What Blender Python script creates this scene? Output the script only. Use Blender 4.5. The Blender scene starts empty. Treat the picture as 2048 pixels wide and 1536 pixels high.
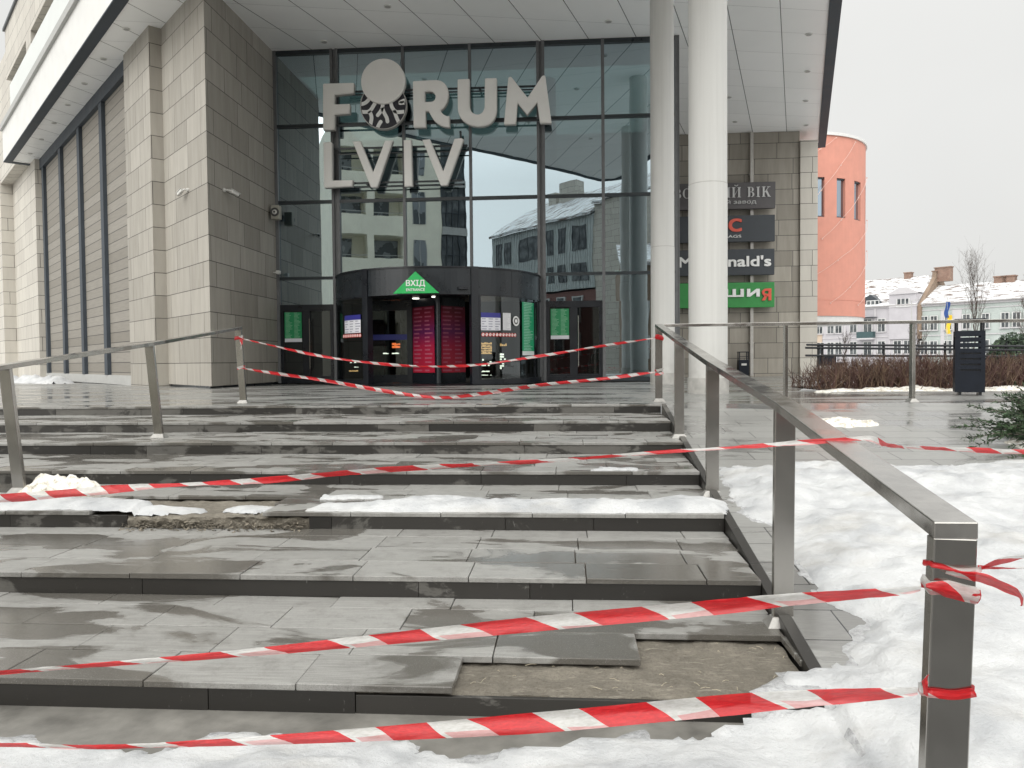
import bpy, bmesh, math, random
import numpy as np
from mathutils import Vector, Matrix, noise
random.seed(7)
R = math.radians
S = bpy.context.scene
COL = S.collection

# ---------------------------------------------------------------- camera model
CAM_E = 0.5938
CR = np.array([0.9974002, 0.07148646, -0.00908495])
CU = np.array([0.00690693, 0.03065598, 0.99950613])
CF = np.array([-0.07172966, 0.99697036, -0.03008253])
FPX = 1537.95
def hit(px, py, P0, n):
    """surveyed photo point -> point on a real world plane"""
    d = CF + CR*(px-1024)/FPX - CU*(py-768)/FPX
    o = np.array([0, 0, CAM_E]); n = np.array(n, float)
    t = ((np.array(P0, float)-o) @ n)/(d @ n)
    p = o+t*d
    return Vector((float(p[0]), float(p[1]), float(p[2])))
def atY(px, py, Y): return hit(px, py, (0, Y, 0), (0, 1, 0))
def atZ(px, py, Z): return hit(px, py, (0, 0, Z), (0, 0, 1))

# ---------------------------------------------------------------- materials
MATS = {}
class NT:
    def __init__(s, name):
        s.m = bpy.data.materials.new(name); s.m.use_nodes = True
        s.t = s.m.node_tree; s.n = s.t.nodes; s.l = s.t.links
        s.n.clear(); s.out = s.n.new('ShaderNodeOutputMaterial')
        s.bsdf = None
    def add(s, typ, **kw):
        nd = s.n.new('ShaderNode'+typ)
        for k, v in kw.items():
            if k.startswith('i_'):
                key = k[2:].replace('_', ' ')
                nd.inputs[key].default_value = v
            else: setattr(nd, k, v)
        return nd
    def link(s, a, b): s.l.new(a, b)
    def prin(s, **kw):
        b = s.add('BsdfPrincipled'); s.bsdf = b
        s.link(b.outputs[0], s.out.inputs[0])
        for k, v in kw.items(): b.inputs[k.replace('_', ' ')].default_value = v
        return b
    def coord(s, kind='Object', scale=(1, 1, 1), rot=(0, 0, 0), loc=(0, 0, 0)):
        c = s.add('TexCoord'); m = s.add('Mapping')
        m.inputs['Scale'].default_value = scale; m.inputs['Rotation'].default_value = rot; m.inputs['Location'].default_value = loc
        s.link(c.outputs[kind], m.inputs[0]); return m.outputs[0]
    def world(s, scale=(1, 1, 1), rot=(0, 0, 0)):
        g = s.add('NewGeometry'); m = s.add('Mapping')
        m.inputs['Scale'].default_value = scale; m.inputs['Rotation'].default_value = rot
        s.link(g.outputs['Position'], m.inputs[0]); return m.outputs[0]
    def noise(s, vec, scale, detail=4, rough=.55, dist=0.):
        nd = s.add('TexNoise'); nd.inputs['Scale'].default_value = scale
        nd.inputs['Detail'].default_value = detail; nd.inputs['Roughness'].default_value = rough
        nd.inputs['Distortion'].default_value = dist
        s.link(vec, nd.inputs['Vector']); return nd.outputs['Fac']
    def ramp(s, fac, stops, interp='LINEAR'):
        r = s.add('ValToRGB'); r.color_ramp.interpolation = interp
        el = r.color_ramp.elements
        while len(el) < len(stops): el.new(.5)
        for e, (p, c) in zip(el, stops):
            e.position = p; e.color = (*c, 1) if isinstance(c, (tuple, list)) else (c, c, c, 1)
        s.link(fac, r.inputs[0]); return r.outputs[0]
    def mix(s, fac, a, b, mode='MIX'):
        m = s.add('MixRGB', blend_type=mode)
        for i, v in ((0, fac), (1, a), (2, b)):
            if isinstance(v, (int, float)): m.inputs[i].default_value = v if i == 0 else (v, v, v, 1)
            elif isinstance(v, tuple): m.inputs[i].default_value = (*v, 1)
            else: s.link(v, m.inputs[i])
        return m.outputs[0]
    def math(s, op, a, b=0., c=None, clamp=False):
        m = s.add('Math', operation=op); m.use_clamp = clamp
        for i, v in enumerate((a, b) if c is None else (a, b, c)):
            if isinstance(v, (int, float)): m.inputs[i].default_value = v
            else: s.link(v, m.inputs[i])
        return m.outputs[0]
    def bump(s, h, strength=.3, dist=.01, prev=None):
        b = s.add('Bump'); b.inputs['Strength'].default_value = strength; b.inputs['Distance'].default_value = dist
        s.link(h, b.inputs['Height'])
        if prev is not None: s.link(prev, b.inputs['Normal'])
        return b.outputs[0]
    def sep(s, v):
        x = s.add('SeparateXYZ'); s.link(v, x.inputs[0]); return x.outputs
    def set(s, inp, v): s.link(v, s.bsdf.inputs[inp])

def simple(name, col, rough=.5, metal=0., var=.12, scale=6., bump=.05, spec=.5, emit=None):
    t = NT(name); b = t.prin(Roughness=rough, Metallic=metal)
    b.inputs['Specular IOR Level'].default_value = spec
    v = t.world()
    n = t.noise(v, scale, 5, .6)
    lo = tuple(max(0, c*(1-var)) for c in col); hi = tuple(min(1, c*(1+var)) for c in col)
    t.set('Base Color', t.ramp(n, [(.3, lo), (.7, hi)]))
    rr = t.ramp(n, [(.3, max(0, rough-.08)), (.7, min(1, rough+.08))]); t.set('Roughness', rr)
    if bump: t.set('Normal', t.bump(t.noise(v, scale*8, 3), bump, .004))
    if emit:
        b.inputs['Emission Color'].default_value = (*emit[0], 1); b.inputs['Emission Strength'].default_value = emit[1]
    MATS[name] = t.m; return t.m

def m_stone(name, c1, c2, w=1.62, h=.61, streak=.35, grout=(.03, .028, .026)):
    t = NT(name); b = t.prin(Roughness=.62)
    uv = t.coord('UV')
    br = t.add('TexBrick', offset=.37, offset_frequency=3, squash=.62, squash_frequency=2)
    t.link(uv, br.inputs['Vector'])
    for k, v in (('Scale', 1), ('Mortar Size', .009), ('Mortar Smooth', .1), ('Brick Width', w), ('Row Height', h), ('Bias', 0)): br.inputs[k].default_value = v
    br.inputs['Color1'].default_value = (0, 0, 0, 1); br.inputs['Color2'].default_value = (1, 1, 1, 1); br.inputs['Mortar'].default_value = (.5, .5, .5, 1)
    big = t.noise(t.coord('UV', (1.6, .22, 1)), 3, 6, .6)
    fine = t.noise(uv, 40, 5, .7)
    base = t.mix(br.outputs['Color'], c1, c2)
    base = t.mix(t.ramp(big, [(.35, 0.), (.75, streak)]), base, tuple(x*.55 for x in c1))
    base = t.mix(t.ramp(fine, [(.35, 0.), (.8, .22)]), base, tuple(x*.7 for x in c2))
    col = t.mix(br.outputs['Fac'], base, grout)
    t.set('Base Color', col)
    t.set('Roughness', t.ramp(big, [(.3, .5), (.7, .72)]))
    h1 = t.math('SUBTRACT', 1., br.outputs['Fac'])
    t.set('Normal', t.bump(fine, .08, .003, t.bump(h1, .6, .008)))
    MATS[name] = t.m

def m_paver():
    t = NT('wet_paving'); t.prin(Roughness=.3)
    w = t.world(); 
    br = t.add('TexBrick', offset=.37, offset_frequency=2); t.link(w, br.inputs['Vector'])
    for k, v in (('Scale', 1), ('Mortar Size', .004), ('Mortar Smooth', .1), ('Brick Width', .65), ('Row Height', .325)): br.inputs[k].default_value = v
    br.inputs['Color1'].default_value = (0, 0, 0, 1); br.inputs['Color2'].default_value = (1, 1, 1, 1); br.inputs['Mortar'].default_value = (.5, .5, .5, 1)
    wet = t.noise(t.world((.35, 1.1, 1)), 1.1, 7, .62, .6)
    wetm = t.ramp(wet, [(.44, 0.), (.52, 1.)])
    fine = t.noise(t.world((2, 14, 2)), 6, 6, .7)
    dry = t.mix(br.outputs['Color'], (.24, .237, .225), (.30, .297, .282))
    wetc = t.mix(br.outputs['Color'], (.165, .161, .153), (.21, .206, .195))
    c = t.mix(wetm, wetc, dry)
    c = t.mix(t.ramp(fine, [(.4, 0.), (.75, .35)]), c, (.07, .07, .068))
    c = t.mix(br.outputs['Fac'], c, (.03, .03, .03))
    t.set('Base Color', c)
    ro = t.mix(wetm, .05, .36)
    ro = t.mix(t.ramp(fine, [(.35, 0.), (.7, .25)]), ro, .5)
    t.set('Roughness', ro)
    h = t.math('SUBTRACT', 1., br.outputs['Fac'])
    t.set('Normal', t.bump(t.noise(w, 60, 3), .05, .002, t.bump(h, .4, .004)))
    MATS['wet_paving'] = t.m

def m_tread():
    t = NT('tread_slab'); t.prin(Roughness=.4)
    at = t.add('Attribute', attribute_name='rnd'); rnd = at.outputs['Fac']
    w = t.world()
    wet = t.noise(t.world((.7, 1.7, 1)), 1.5, 4, .5, .9)
    wetm = t.ramp(t.math('ADD', wet, t.math('MULTIPLY', t.math('SUBTRACT', rnd, .5), .10)), [(.45, 0.), (.51, 1.)])
    streak = t.noise(t.world((1.2, 34, 1)), 3, 5, .7)
    dry = t.mix(rnd, (.225, .22, .207), (.28, .275, .26))
    dry = t.mix(t.ramp(streak, [(.42, 0.), (.68, .6)]), dry, (.42, .413, .39))
    wetc = t.mix(rnd, (.105, .098, .086), (.135, .126, .112))
    c = t.mix(wetm, wetc, dry)
    dirt = t.noise(w, 9, 8, .75)
    c = t.mix(t.ramp(dirt, [(.5, 0.), (.75, .55)]), c, (.085, .078, .066))
    c = t.mix(t.ramp(t.noise(w, 260, 2, .8), [(.38, .35), (.5, 0.)]), c, (.05, .048, .045))
    c = t.mix(t.ramp(t.noise(w, 190, 2, .8), [(.6, 0.), (.7, .3)]), c, (.5, .49, .47))
    t.set('Base Color', c)
    t.set('Roughness', t.mix(wetm, t.ramp(streak, [(.3, .07), (.7, .2)]), .42))
    t.set('Normal', t.bump(streak, .14, .003, t.bump(t.noise(w, 90, 3), .06, .002)))
    MATS['tread_slab'] = t.m

def m_riser():
    t = NT('riser_slab'); t.prin(Roughness=.45)
    at = t.add('Attribute', attribute_name='rnd'); rnd = at.outputs['Fac']
    wet = t.noise(t.world((1.1, 1.1, 2.2)), 1.6, 8, .68, .5)
    yy = t.math('MULTIPLY', t.math('SUBTRACT', t.sep(t.world())[1], 7.0), .016)
    wm = t.ramp(t.math('ADD', t.math('ADD', wet, yy), t.math('MULTIPLY', t.math('SUBTRACT', rnd, .5), .12)), [(.55, 0.), (.585, .75), (.75, 1.)])
    wetc = t.mix(rnd, (.016, .0145, .0125), (.030, .0275, .024))
    dry = t.mix(rnd, (.085, .08, .071), (.13, .124, .112))
    c = t.mix(wm, wetc, dry)
    gr = t.noise(t.world((3, 3, 50)), 4, 5, .7)
    c = t.mix(t.ramp(gr, [(.5, 0.), (.75, .4)]), c, (.02, .019, .018))
    ef = t.noise(t.world((14, 14, 5)), 2.2, 8, .78, .4)
    c = t.mix(t.ramp(ef, [(.63, 0.), (.7, .7)]), c, (.27, .265, .25))
    t.set('Base Color', c)
    t.set('Roughness', t.mix(wm, .42, .75))
    t.set('Normal', t.bump(gr, .15, .003))
    MATS['riser_slab'] = t.m

def m_mortar():
    t = NT('mortar'); t.prin(Roughness=.9)
    w = t.world()
    n1 = t.noise(w, 5, 8, .75); n2 = t.noise(w, 70, 6, .8); n3 = t.noise(t.world((6, 26, 6)), 2, 5, .7, .5)
    c = t.ramp(n1, [(.3, (.12, .106, .084)), (.55, (.205, .183, .147)), (.75, (.29, .262, .212))])
    c = t.mix(t.ramp(n2, [(.5, 0.), (.7, .7)]), c, (.07, .06, .047))
    c = t.mix(t.ramp(n3, [(.55, 0.), (.66, .6)]), c, (.36, .33, .27))
    t.set('Base Color', c)
    t.set('Normal', t.bump(n2, .9, .012, t.bump(n3, .6, .012)))
    MATS['mortar'] = t.m

def m_snow():
    t = NT('snow'); b = t.prin(Roughness=.55)
    b.inputs['Subsurface Weight'].default_value = 0.0
    w = t.world()
    n = t.noise(w, 3.2, 5, .55, 0.); f = t.noise(w, 55, 6, .75); sp = t.noise(w, 26, 6, .8)
    c = t.ramp(n, [(.3, (.36, .368, .378)), (.58, (.53, .534, .534))])
    c = t.mix(t.ramp(sp, [(.61, 0.), (.72, .55)]), c, (.24, .225, .2))
    pat = t.noise(t.world((1.2, 2.4, 1)), 1.3, 4, .6)
    c = t.mix(t.ramp(pat, [(.54, 0.), (.72, .4)]), c, (.36, .335, .29))
    t.set('Base Color', c)
    t.set('Roughness', t.ramp(n, [(.3, .35), (.6, .65)]))
    t.set('Normal', t.bump(f, .35, .012, t.bump(n, .3, .06, t.bump(t.noise(w, 14, 5, .7), .5, .03))))
    MATS['snow'] = t.m
    t = NT('slush'); t.prin(Roughness=.18); w = t.world(); n = t.noise(w, 30, 6, .75)
    t.set('Base Color', t.ramp(n, [(.35, (.28, .28, .28)), (.65, (.5, .505, .51))])); t.set('Normal', t.bump(n, .6, .01)); MATS['slush'] = t.m
    t = NT('dirty_snow'); t.prin(Roughness=.7)
    w = t.world(); sp = t.noise(w, 14, 8, .8)
    t.set('Base Color', t.ramp(sp, [(.42, (.82, .81, .78)), (.55, (.6, .56, .48)), (.68, (.16, .13, .09))]))
    t.set('Normal', t.bump(t.noise(w, 40, 5), .5, .01)); MATS['dirty_snow'] = t.m

def m_tape():
    t = NT('barrier_tape'); b = t.prin(Roughness=.28)
    x = t.sep(t.coord('UV'))
    jit = t.math('MULTIPLY', t.noise(t.coord('UV', (1.3, .1, 1)), 2., 2), .5)
    u = t.math('ADD', t.math('ADD', t.math('MULTIPLY', x[0], 3.5), jit), t.math('MULTIPLY', x[1], .24))
    fr = t.math('FRACT', u)
    red = t.math('LESS_THAN', fr, .58)
    fold = t.math('ADD', t.math('MULTIPLY', t.noise(t.coord('UV', (2.2, .2, 1)), 1., 2), 1.5), -.42)
    back = t.math('MULTIPLY', t.math('LESS_THAN', t.math('FRACT', t.math('ADD', u, .36)), .58), t.math('LESS_THAN', x[1], fold))
    wr = t.noise(t.coord('UV', (6, 1.2, 1)), 8, 5, .6, .4)
    redc = t.ramp(wr, [(.35, (.50, .012, .018)), (.6, (.66, .016, .022)), (.8, (.70, .05, .05))])
    whc = t.ramp(wr, [(.3, (.60, .585, .55)), (.65, (.80, .79, .77))])
    whc = t.mix(t.math('MULTIPLY', back, .55), whc, (.70, .12, .13)); redc = t.mix(t.math('MULTIPLY', t.math('LESS_THAN', x[1], fold), .35), redc, (.40, .008, .012))
    t.set('Base Color', t.mix(red, whc, redc))
    t.set('Normal', t.bump(wr, .2, .008))
    b.inputs['Transmission Weight'].default_value = 0.0
    tr = t.add('BsdfTranslucent'); t.link(t.mix(red, whc, redc), tr.inputs[0])
    ms = t.add('MixShader'); ms.inputs[0].default_value = .28
    t.link(b.outputs[0], ms.inputs[1]); t.link(tr.outputs[0], ms.inputs[2])
    tp = t.add('BsdfTransparent'); m2 = t.add('MixShader'); t.link(t.math('MULTIPLY_ADD', red, -.2, .28), m2.inputs[0]); t.link(ms.outputs[0], m2.inputs[1]); t.link(tp.outputs[0], m2.inputs[2]); t.link(m2.outputs[0], t.out.inputs[0])
    MATS['barrier_tape'] = t.m

def m_steel():
    t = NT('brushed_steel'); b = t.prin(Metallic=1., Roughness=.33)
    g = t.noise(t.world((60, 60, 1.5)), 9, 4, .7); big = t.noise(t.world(), 2.2, 5, .6)
    c = t.ramp(big, [(.3, (.36, .345, .32)), (.7, (.47, .455, .425))])
    t.set('Base Color', c)
    t.set('Roughness', t.mix(t.ramp(big, [(.3, 0.), (.7, 1.)]), .16, .27))
    t.set('Normal', t.bump(g, .05, .002)); MATS['brushed_steel'] = t.m
    t = NT('wet_steel'); b = t.prin(Metallic=.9, Roughness=.2)
    n = t.noise(t.world((1, 1, 1)), 5, 5, .6); m = t.ramp(n, [(.45, 0.), (.6, 1.)])
    t.set('Base Color', t.mix(m, (.50, .485, .455), (.40, .385, .36))); t.set('Roughness', t.mix(m, .26, .12))
    MATS['wet_steel'] = t.m

def m_soffit():
    t = NT('soffit_panel'); t.prin(Roughness=.42)
    x = t.sep(t.world())
    a = t.math('SUBTRACT', t.math('MULTIPLY', x[0], .9598), t.math('MULTIPLY', x[1], .2807))
    b = t.math('SUBTRACT', t.math('MULTIPLY', x[1], .9781), t.math('MULTIPLY', x[0], .2079))
    def line(v, per, off, wid):
        f = t.math('FRACT', t.math('ADD', t.math('DIVIDE', v, per), off))
        return t.math('LESS_THAN', f, wid/per)
    la = line(a, 1.27, .36, .022); lb = line(b, 1.37, .2, .010)
    pn = t.add('TexWhiteNoise', noise_dimensions='2D')
    cv = t.add('CombineXYZ')
    t.link(t.math('FLOOR', t.math('ADD', t.math('DIVIDE', a, 1.27), .36)), cv.inputs[0]); t.link(t.math('FLOOR', t.math('ADD', t.math('DIVIDE', b, 1.37), .2)), cv.inputs[1])
    t.link(cv.outputs[0], pn.inputs['Vector'])
    c = t.mix(pn.outputs['Value'], (.89, .90, .895), (.93, .935, .93))
    c = t.mix(t.ramp(t.noise(t.world(), 1.1, 5), [(.4, 0.), (.8, .2)]), c, (.75, .76, .76))
    c = t.mix(lb, c, (.33, .34, .34)); c = t.mix(la, c, (.09, .09, .09))
    t.set('Base Color', c); t.set('Roughness', t.math('ADD', t.math('MULTIPLY', pn.outputs['Value'], .12), .3))
    MATS['soffit_panel'] = t.m

def m_siding():
    t = NT('board_siding'); t.prin(Roughness=.6)
    x = t.sep(t.coord('UV'))
    v = t.math('DIVIDE', x[1], .322)
    ln = t.math('LESS_THAN', t.math('FRACT', v), .07)
    pn = t.add('TexWhiteNoise', noise_dimensions='1D'); t.link(t.math('FLOOR', v), pn.inputs['W'])
    n = t.noise(t.coord('UV', (.5, 6, 1)), 3, 5, .6)
    c = t.mix(pn.outputs['Value'], (.21, .192, .162), (.275, .255, .222))
    c = t.mix(t.ramp(n, [(.4, 0.), (.7, .35)]), c, (.14, .127, .112))
    t.set('Base Color', t.mix(ln, c, (.055, .05, .046)))
    t.set('Normal', t.bump(t.math('SUBTRACT', 1., ln), .5, .01))
    MATS['board_siding'] = t.m

def m_glass():
    t = NT('coated_glass')
    g = t.add('BsdfGlossy'); g.inputs['Color'].default_value = (.67, .785, .85, 1); g.inputs['Roughness'].default_value = .004
    tr = t.add('BsdfTransparent'); tr.inputs['Color'].default_value = (.34, .46, .45, 1)
    lw = t.add('Fresnel'); lw.inputs['IOR'].default_value = 1.5
    wv = t.noise(t.world((1, 1, .8)), .75, 2, .5)
    t.link(t.bump(wv, .19, .012), g.inputs['Normal'])
    f = t.math('ADD', t.math('MULTIPLY', lw.outputs[0], .9), .53, clamp=True)
    ms = t.add('MixShader'); t.link(f, ms.inputs[0]); t.link(tr.outputs[0], ms.inputs[1]); t.link(g.outputs[0], ms.inputs[2])
    t.link(ms.outputs[0], t.out.inputs[0]); MATS['coated_glass'] = t.m
    t = NT('door_glass')
    g = t.add('BsdfGlossy'); g.inputs['Color'].default_value = (.8, .86, .88, 1); g.inputs['Roughness'].default_value = .01
    tr = t.add('BsdfTransparent'); tr.inputs['Color'].default_value = (.42, .46, .45, 1)
    lw = t.add('Fresnel'); lw.inputs['IOR'].default_value = 1.5
    f = t.math('ADD', t.math('MULTIPLY', lw.outputs[0], 1.), .05, clamp=True)
    ms = t.add('MixShader'); t.link(f, ms.inputs[0]); t.link(tr.outputs[0], ms.inputs[1]); t.link(g.outputs[0], ms.inputs[2])
    t.link(ms.outputs[0], t.out.inputs[0]); MATS['door_glass'] = t.m
    t = NT('window_painted_reflection'); t.prin(Roughness=.25); n = t.noise(t.world(), .9, 4); t.set('Base Color', t.ramp(n, [(.35, (.06, .07, .075)), (.5, (.2, .215, .23)), (.65, (.36, .37, .40))], 'CONSTANT')); MATS['window_painted_reflection'] = t.m  # reflected canopy painted into the pane colour as pale patches
    t = NT('window_glass'); b = t.prin(Roughness=.06); b.inputs['Base Color'].default_value = (.05, .06, .065, 1)
    n = t.noise(t.world(), 1.4, 3); t.set('Base Color', t.ramp(n, [(.4, (.03, .036, .04)), (.65, (.13, .14, .145))]))
    MATS['window_glass'] = t.m

def m_snow_roof():
    t = NT('snowy_roof'); t.prin(Roughness=.7)
    n = t.noise(t.coord('UV', (.35, 1.6, 1)), 1.8, 7, .7, .5)
    f = t.noise(t.coord('UV'), 9, 4, .6)
    c = t.mix(t.ramp(t.math('ADD', t.math('MULTIPLY', n, .8), t.math('MULTIPLY', f, .2)), [(.44, 0.), (.5, 1.)]), (.13, .095, .08), (.60, .61, .62))
    t.set('Base Color', c); MATS['snowy_roof'] = t.m

def m_brickwall(name, c1, c2):
    t = NT(name); t.prin(Roughness=.85)
    br = t.add('TexBrick'); t.link(t.coord('UV'), br.inputs['Vector'])
    for k, v in (('Scale', 1), ('Mortar Size', .012), ('Brick Width', .26), ('Row Height', .09)): br.inputs[k].default_value = v
    br.inputs['Color1'].default_value = (*c1, 1); br.inputs['Color2'].default_value = (*c2, 1); br.inputs['Mortar'].default_value = (.3, .27, .23, 1)
    n = t.noise(t.coord('UV'), 1.5, 6, .7)
    t.set('Base Color', t.mix(t.ramp(n, [(.4, 0.), (.7, .5)]), br.outputs['Color'], tuple(x*.5 for x in c1))); MATS[name] = t.m

def m_poster(name, bg, ink, rows=22, cols=2, head=None, foot=None, grad=None):
    """printed sheet: rows of unreadable small print"""
    t = NT(name); t.prin(Roughness=.35)
    x = t.sep(t.coord('UV'))
    v = t.math('MULTIPLY', x[1], rows)
    row = t.math('FRACT', v)
    ln = t.math('MULTIPLY', t.math('GREATER_THAN', row, .35), t.math('LESS_THAN', row, .72))
    cu = t.math('MULTIPLY', x[0], cols); cf = t.math('FRACT', cu)
    wn = t.add('TexWhiteNoise', noise_dimensions='2D'); cv = t.add('CombineXYZ')
    t.link(t.math('FLOOR', v), cv.inputs[0]); t.link(t.math('FLOOR', cu), cv.inputs[1]); t.link(cv.outputs[0], wn.inputs['Vector'])
    inr = t.math('MULTIPLY', t.math('GREATER_THAN', cf, .12), t.math('LESS_THAN', cf, t.math('ADD', .45, t.math('MULTIPLY', wn.outputs['Value'], .45))))
    br = t.noise(t.coord('UV', (60*cols, rows, 1)), 1., 2)
    ms = t.math('MULTIPLY', t.math('MULTIPLY', ln, inr), t.ramp(br, [(.35, .3), (.5, .85)]))
    b = bg if grad is None else t.ramp(x[1], grad)
    c = t.mix(ms, b, ink)
    if head: c = t.mix(t.math('GREATER_THAN', x[1], head[0]), c, head[1])
    if foot: c = t.mix(t.math('LESS_THAN', x[1], foot[0]), c, foot[1])
    t.set('Base Color', c); MATS[name] = t.m

def build_materials():
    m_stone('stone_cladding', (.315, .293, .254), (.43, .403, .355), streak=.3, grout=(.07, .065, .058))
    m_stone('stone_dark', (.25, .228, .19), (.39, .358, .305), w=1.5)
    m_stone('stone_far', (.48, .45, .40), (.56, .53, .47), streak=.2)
    m_paver(); m_tread(); m_riser(); m_mortar(); m_snow(); m_tape(); m_steel(); m_soffit(); m_siding(); m_glass(); m_snow_roof()
    m_brickwall('red_brick', (.19, .095, .065), (.25, .13, .09)); m_brickwall('tan_brick', (.235, .15, .095), (.18, .115, .075))
    simple('concrete', (.24, .232, .215), .85, var=.3, bump=.3)
    simple('white_panel', (.68, .675, .65), .45, var=.05, scale=2)
    simple('bright_panel', (.64, .66, .64), .4, var=.04, scale=2)
    simple('ledge_grey', (.38, .38, .365), .55, var=.1)
    simple('dark_metal', (.035, .042, .05), .4, var=.2, scale=3)
    simple('edge_trim', (.05, .06, .072), .6, var=.15, scale=2, spec=.3)
    simple('anthracite', (.014, .018, .022), .3, var=.25, scale=2, bump=.02)
    simple('door_black', (.008, .01, .014), .32, var=.2, scale=3, bump=.02)
    simple('mullion', (.135, .138, .142), .4, var=.12)
    simple('transom', (.025, .032, .036), .35, var=.15)
    t = NT('column_paint'); t.prin(Roughness=.5); MATS['column_paint'] = t.m
    v = t.noise(t.world((5, 5, .12)), 2.2, 6, .65); n = t.noise(t.world(), 3.5, 6, .7); z = t.sep(t.world())[2]
    c = t.mix(t.ramp(v, [(.42, 0.), (.75, .30)]), (.61, .605, .58), (.42, .41, .385))
    c = t.mix(t.math('MULTIPLY', t.ramp(n, [(.35, 0.), (.65, .6)]), t.ramp(t.math('MULTIPLY', z, .5), [(0., 1.), (.45, 0.)])), c, (.30, .285, .26)); t.set('Base Color', c)
    t.set('Normal', t.bump(n, .05, .006))
    simple('column_base', (.42, .41, .385), .45, var=.18, scale=7)
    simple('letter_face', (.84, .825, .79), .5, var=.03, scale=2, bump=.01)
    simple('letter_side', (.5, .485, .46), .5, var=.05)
    simple('pattern_dark', (.012, .011, .02), .4, var=.2)
    simple('sign_green', (.02, .42, .1), .4, var=.06)
    simple('sushi_green', (.03, .26, .055), .4, var=.06)
    simple('sign_brown', (.085, .078, .08), .45, var=.08)
    simple('sign_grey', (.035, .042, .05), .45, var=.1)
    simple('sign_white', (.82, .82, .80), .4, var=.03)
    simple('sign_red', (.72, .10, .06), .4, var=.06)
    simple('silver_letter', (.55, .55, .54), .4, var=.05)
    simple('pipe_metal', (.45, .43, .40), .4, .3, var=.12)
    simple('coral_render', (.55, .245, .185), .8, var=.06, scale=2.5, bump=.1)
    simple('coral_trim', (.60, .60, .585), .6, var=.06)
    simple('bin_navy', (.008, .011, .018), .5, var=.2, scale=4, spec=.25)
    simple('black_iron', (.012, .013, .016), .5, var=.2)
    simple('camera_white', (.6, .59, .56), .4, var=.05)
    simple('speaker_beige', (.34, .33, .28), .5, var=.1)
    simple('twig_red', (.075, .036, .029), .7, var=.5, scale=3)
    simple('twig_brown', (.13, .085, .055), .8, var=.4, scale=3)
    simple('bark', (.085, .07, .06), .85, var=.35)
    simple('juniper', (.05, .088, .04), .75, var=.5, scale=8)
    simple('evergreen', (.018, .034, .018), .8, var=.5, scale=5)
    simple('soil', (.07, .05, .035), .95, var=.4, scale=12, bump=.8)
    simple('lavender_wall', (.41, .395, .415), .85, var=.07, scale=.8)
    simple('mint_wall', (.385, .425, .405), .85, var=.09, scale=.7)
    simple('peach_wall', (.46, .37, .29), .85, var=.07)
    simple('trim_pale', (.46, .445, .455), .8, var=.05)
    simple('window_white', (.52, .52, .51), .5, var=.04)
    simple('teal_balcony', (.035, .07, .075), .6, var=.15)
    simple('flag_blue', (.02, .06, .22), .7, var=.1); simple('flag_yellow', (.70, .48, .03), .7, var=.1)
    simple('cream_render', (.78, .75, .63), .85, var=.07, scale=1.2)
    simple('zinc', (.42, .45, .445), .45, var=.12, scale=1.5)
    simple('maroon', (.17, .085, .075), .8, var=.15)
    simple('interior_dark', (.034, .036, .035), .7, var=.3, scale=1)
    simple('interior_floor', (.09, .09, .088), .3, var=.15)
    simple('asphalt', (.045, .045, .045), .6, var=.3)
    simple('wet_concrete', (.165, .158, .142), .45, var=.35, scale=5, bump=.35)
    simple('straw', (.48, .42, .31), .9, var=.4, scale=20)
    simple('plate_steel', (.33, .32, .30), .45, .6, var=.2, scale=20)
    simple('string_cable', (.62, .42, .36), .5, var=.05)
    simple('paper', (.75, .75, .76), .5, var=.03); simple('navy_print', (.035, .04, .2), .4, var=.05)
    simple('sticker_red', (.6, .06, .05), .4, var=.05)
    simple('disc_dark', (.06, .06, .06), .4, var=.1)
    simple('leaf_litter', (.15, .13, .10), .9, var=.6, scale=30)
    simple('shop_warm', (.5, .3, .1), .6, emit=((1., .62, .25), 1.1)); simple('shop_white', (.6, .6, .5), .6, emit=((.95, 1., .85), 2.2))
    simple('shop_orange', (.5, .2, .1), .6, emit=((1., .22, .06), 1.6)); simple('lamp_white', (.7, .7, .7), .5, emit=((1, .95, .85), 2.))
    m_poster('poster_green', (.02, .24, .09), (.30, .52, .36), 24, 2, foot=(.12, (.66, .67, .70)))
    m_poster('poster_bright', (.008, .30, .13), (.5, .72, .58), 34, 1, foot=(.08, (.7, .74, .72)))
    m_poster('poster_hours', (.72, .72, .76), (.16, .16, .24), 7, 3, head=(.72, (.035, .035, .24)))
    m_poster('poster_paper', (.72, .72, .73), (.45, .45, .46), 14, 1)
    m_poster('poster_crimson', (.2, .01, .03), (.42, .12, .18), 16, 2, grad=[(0., (.40, .012, .035)), (.4, (.34, .012, .045)), (.62, (.11, .014, .08)), (.85, (.2, .009, .03)), (1., (.16, .008, .024))])
build_materials()
M = MATS

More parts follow.
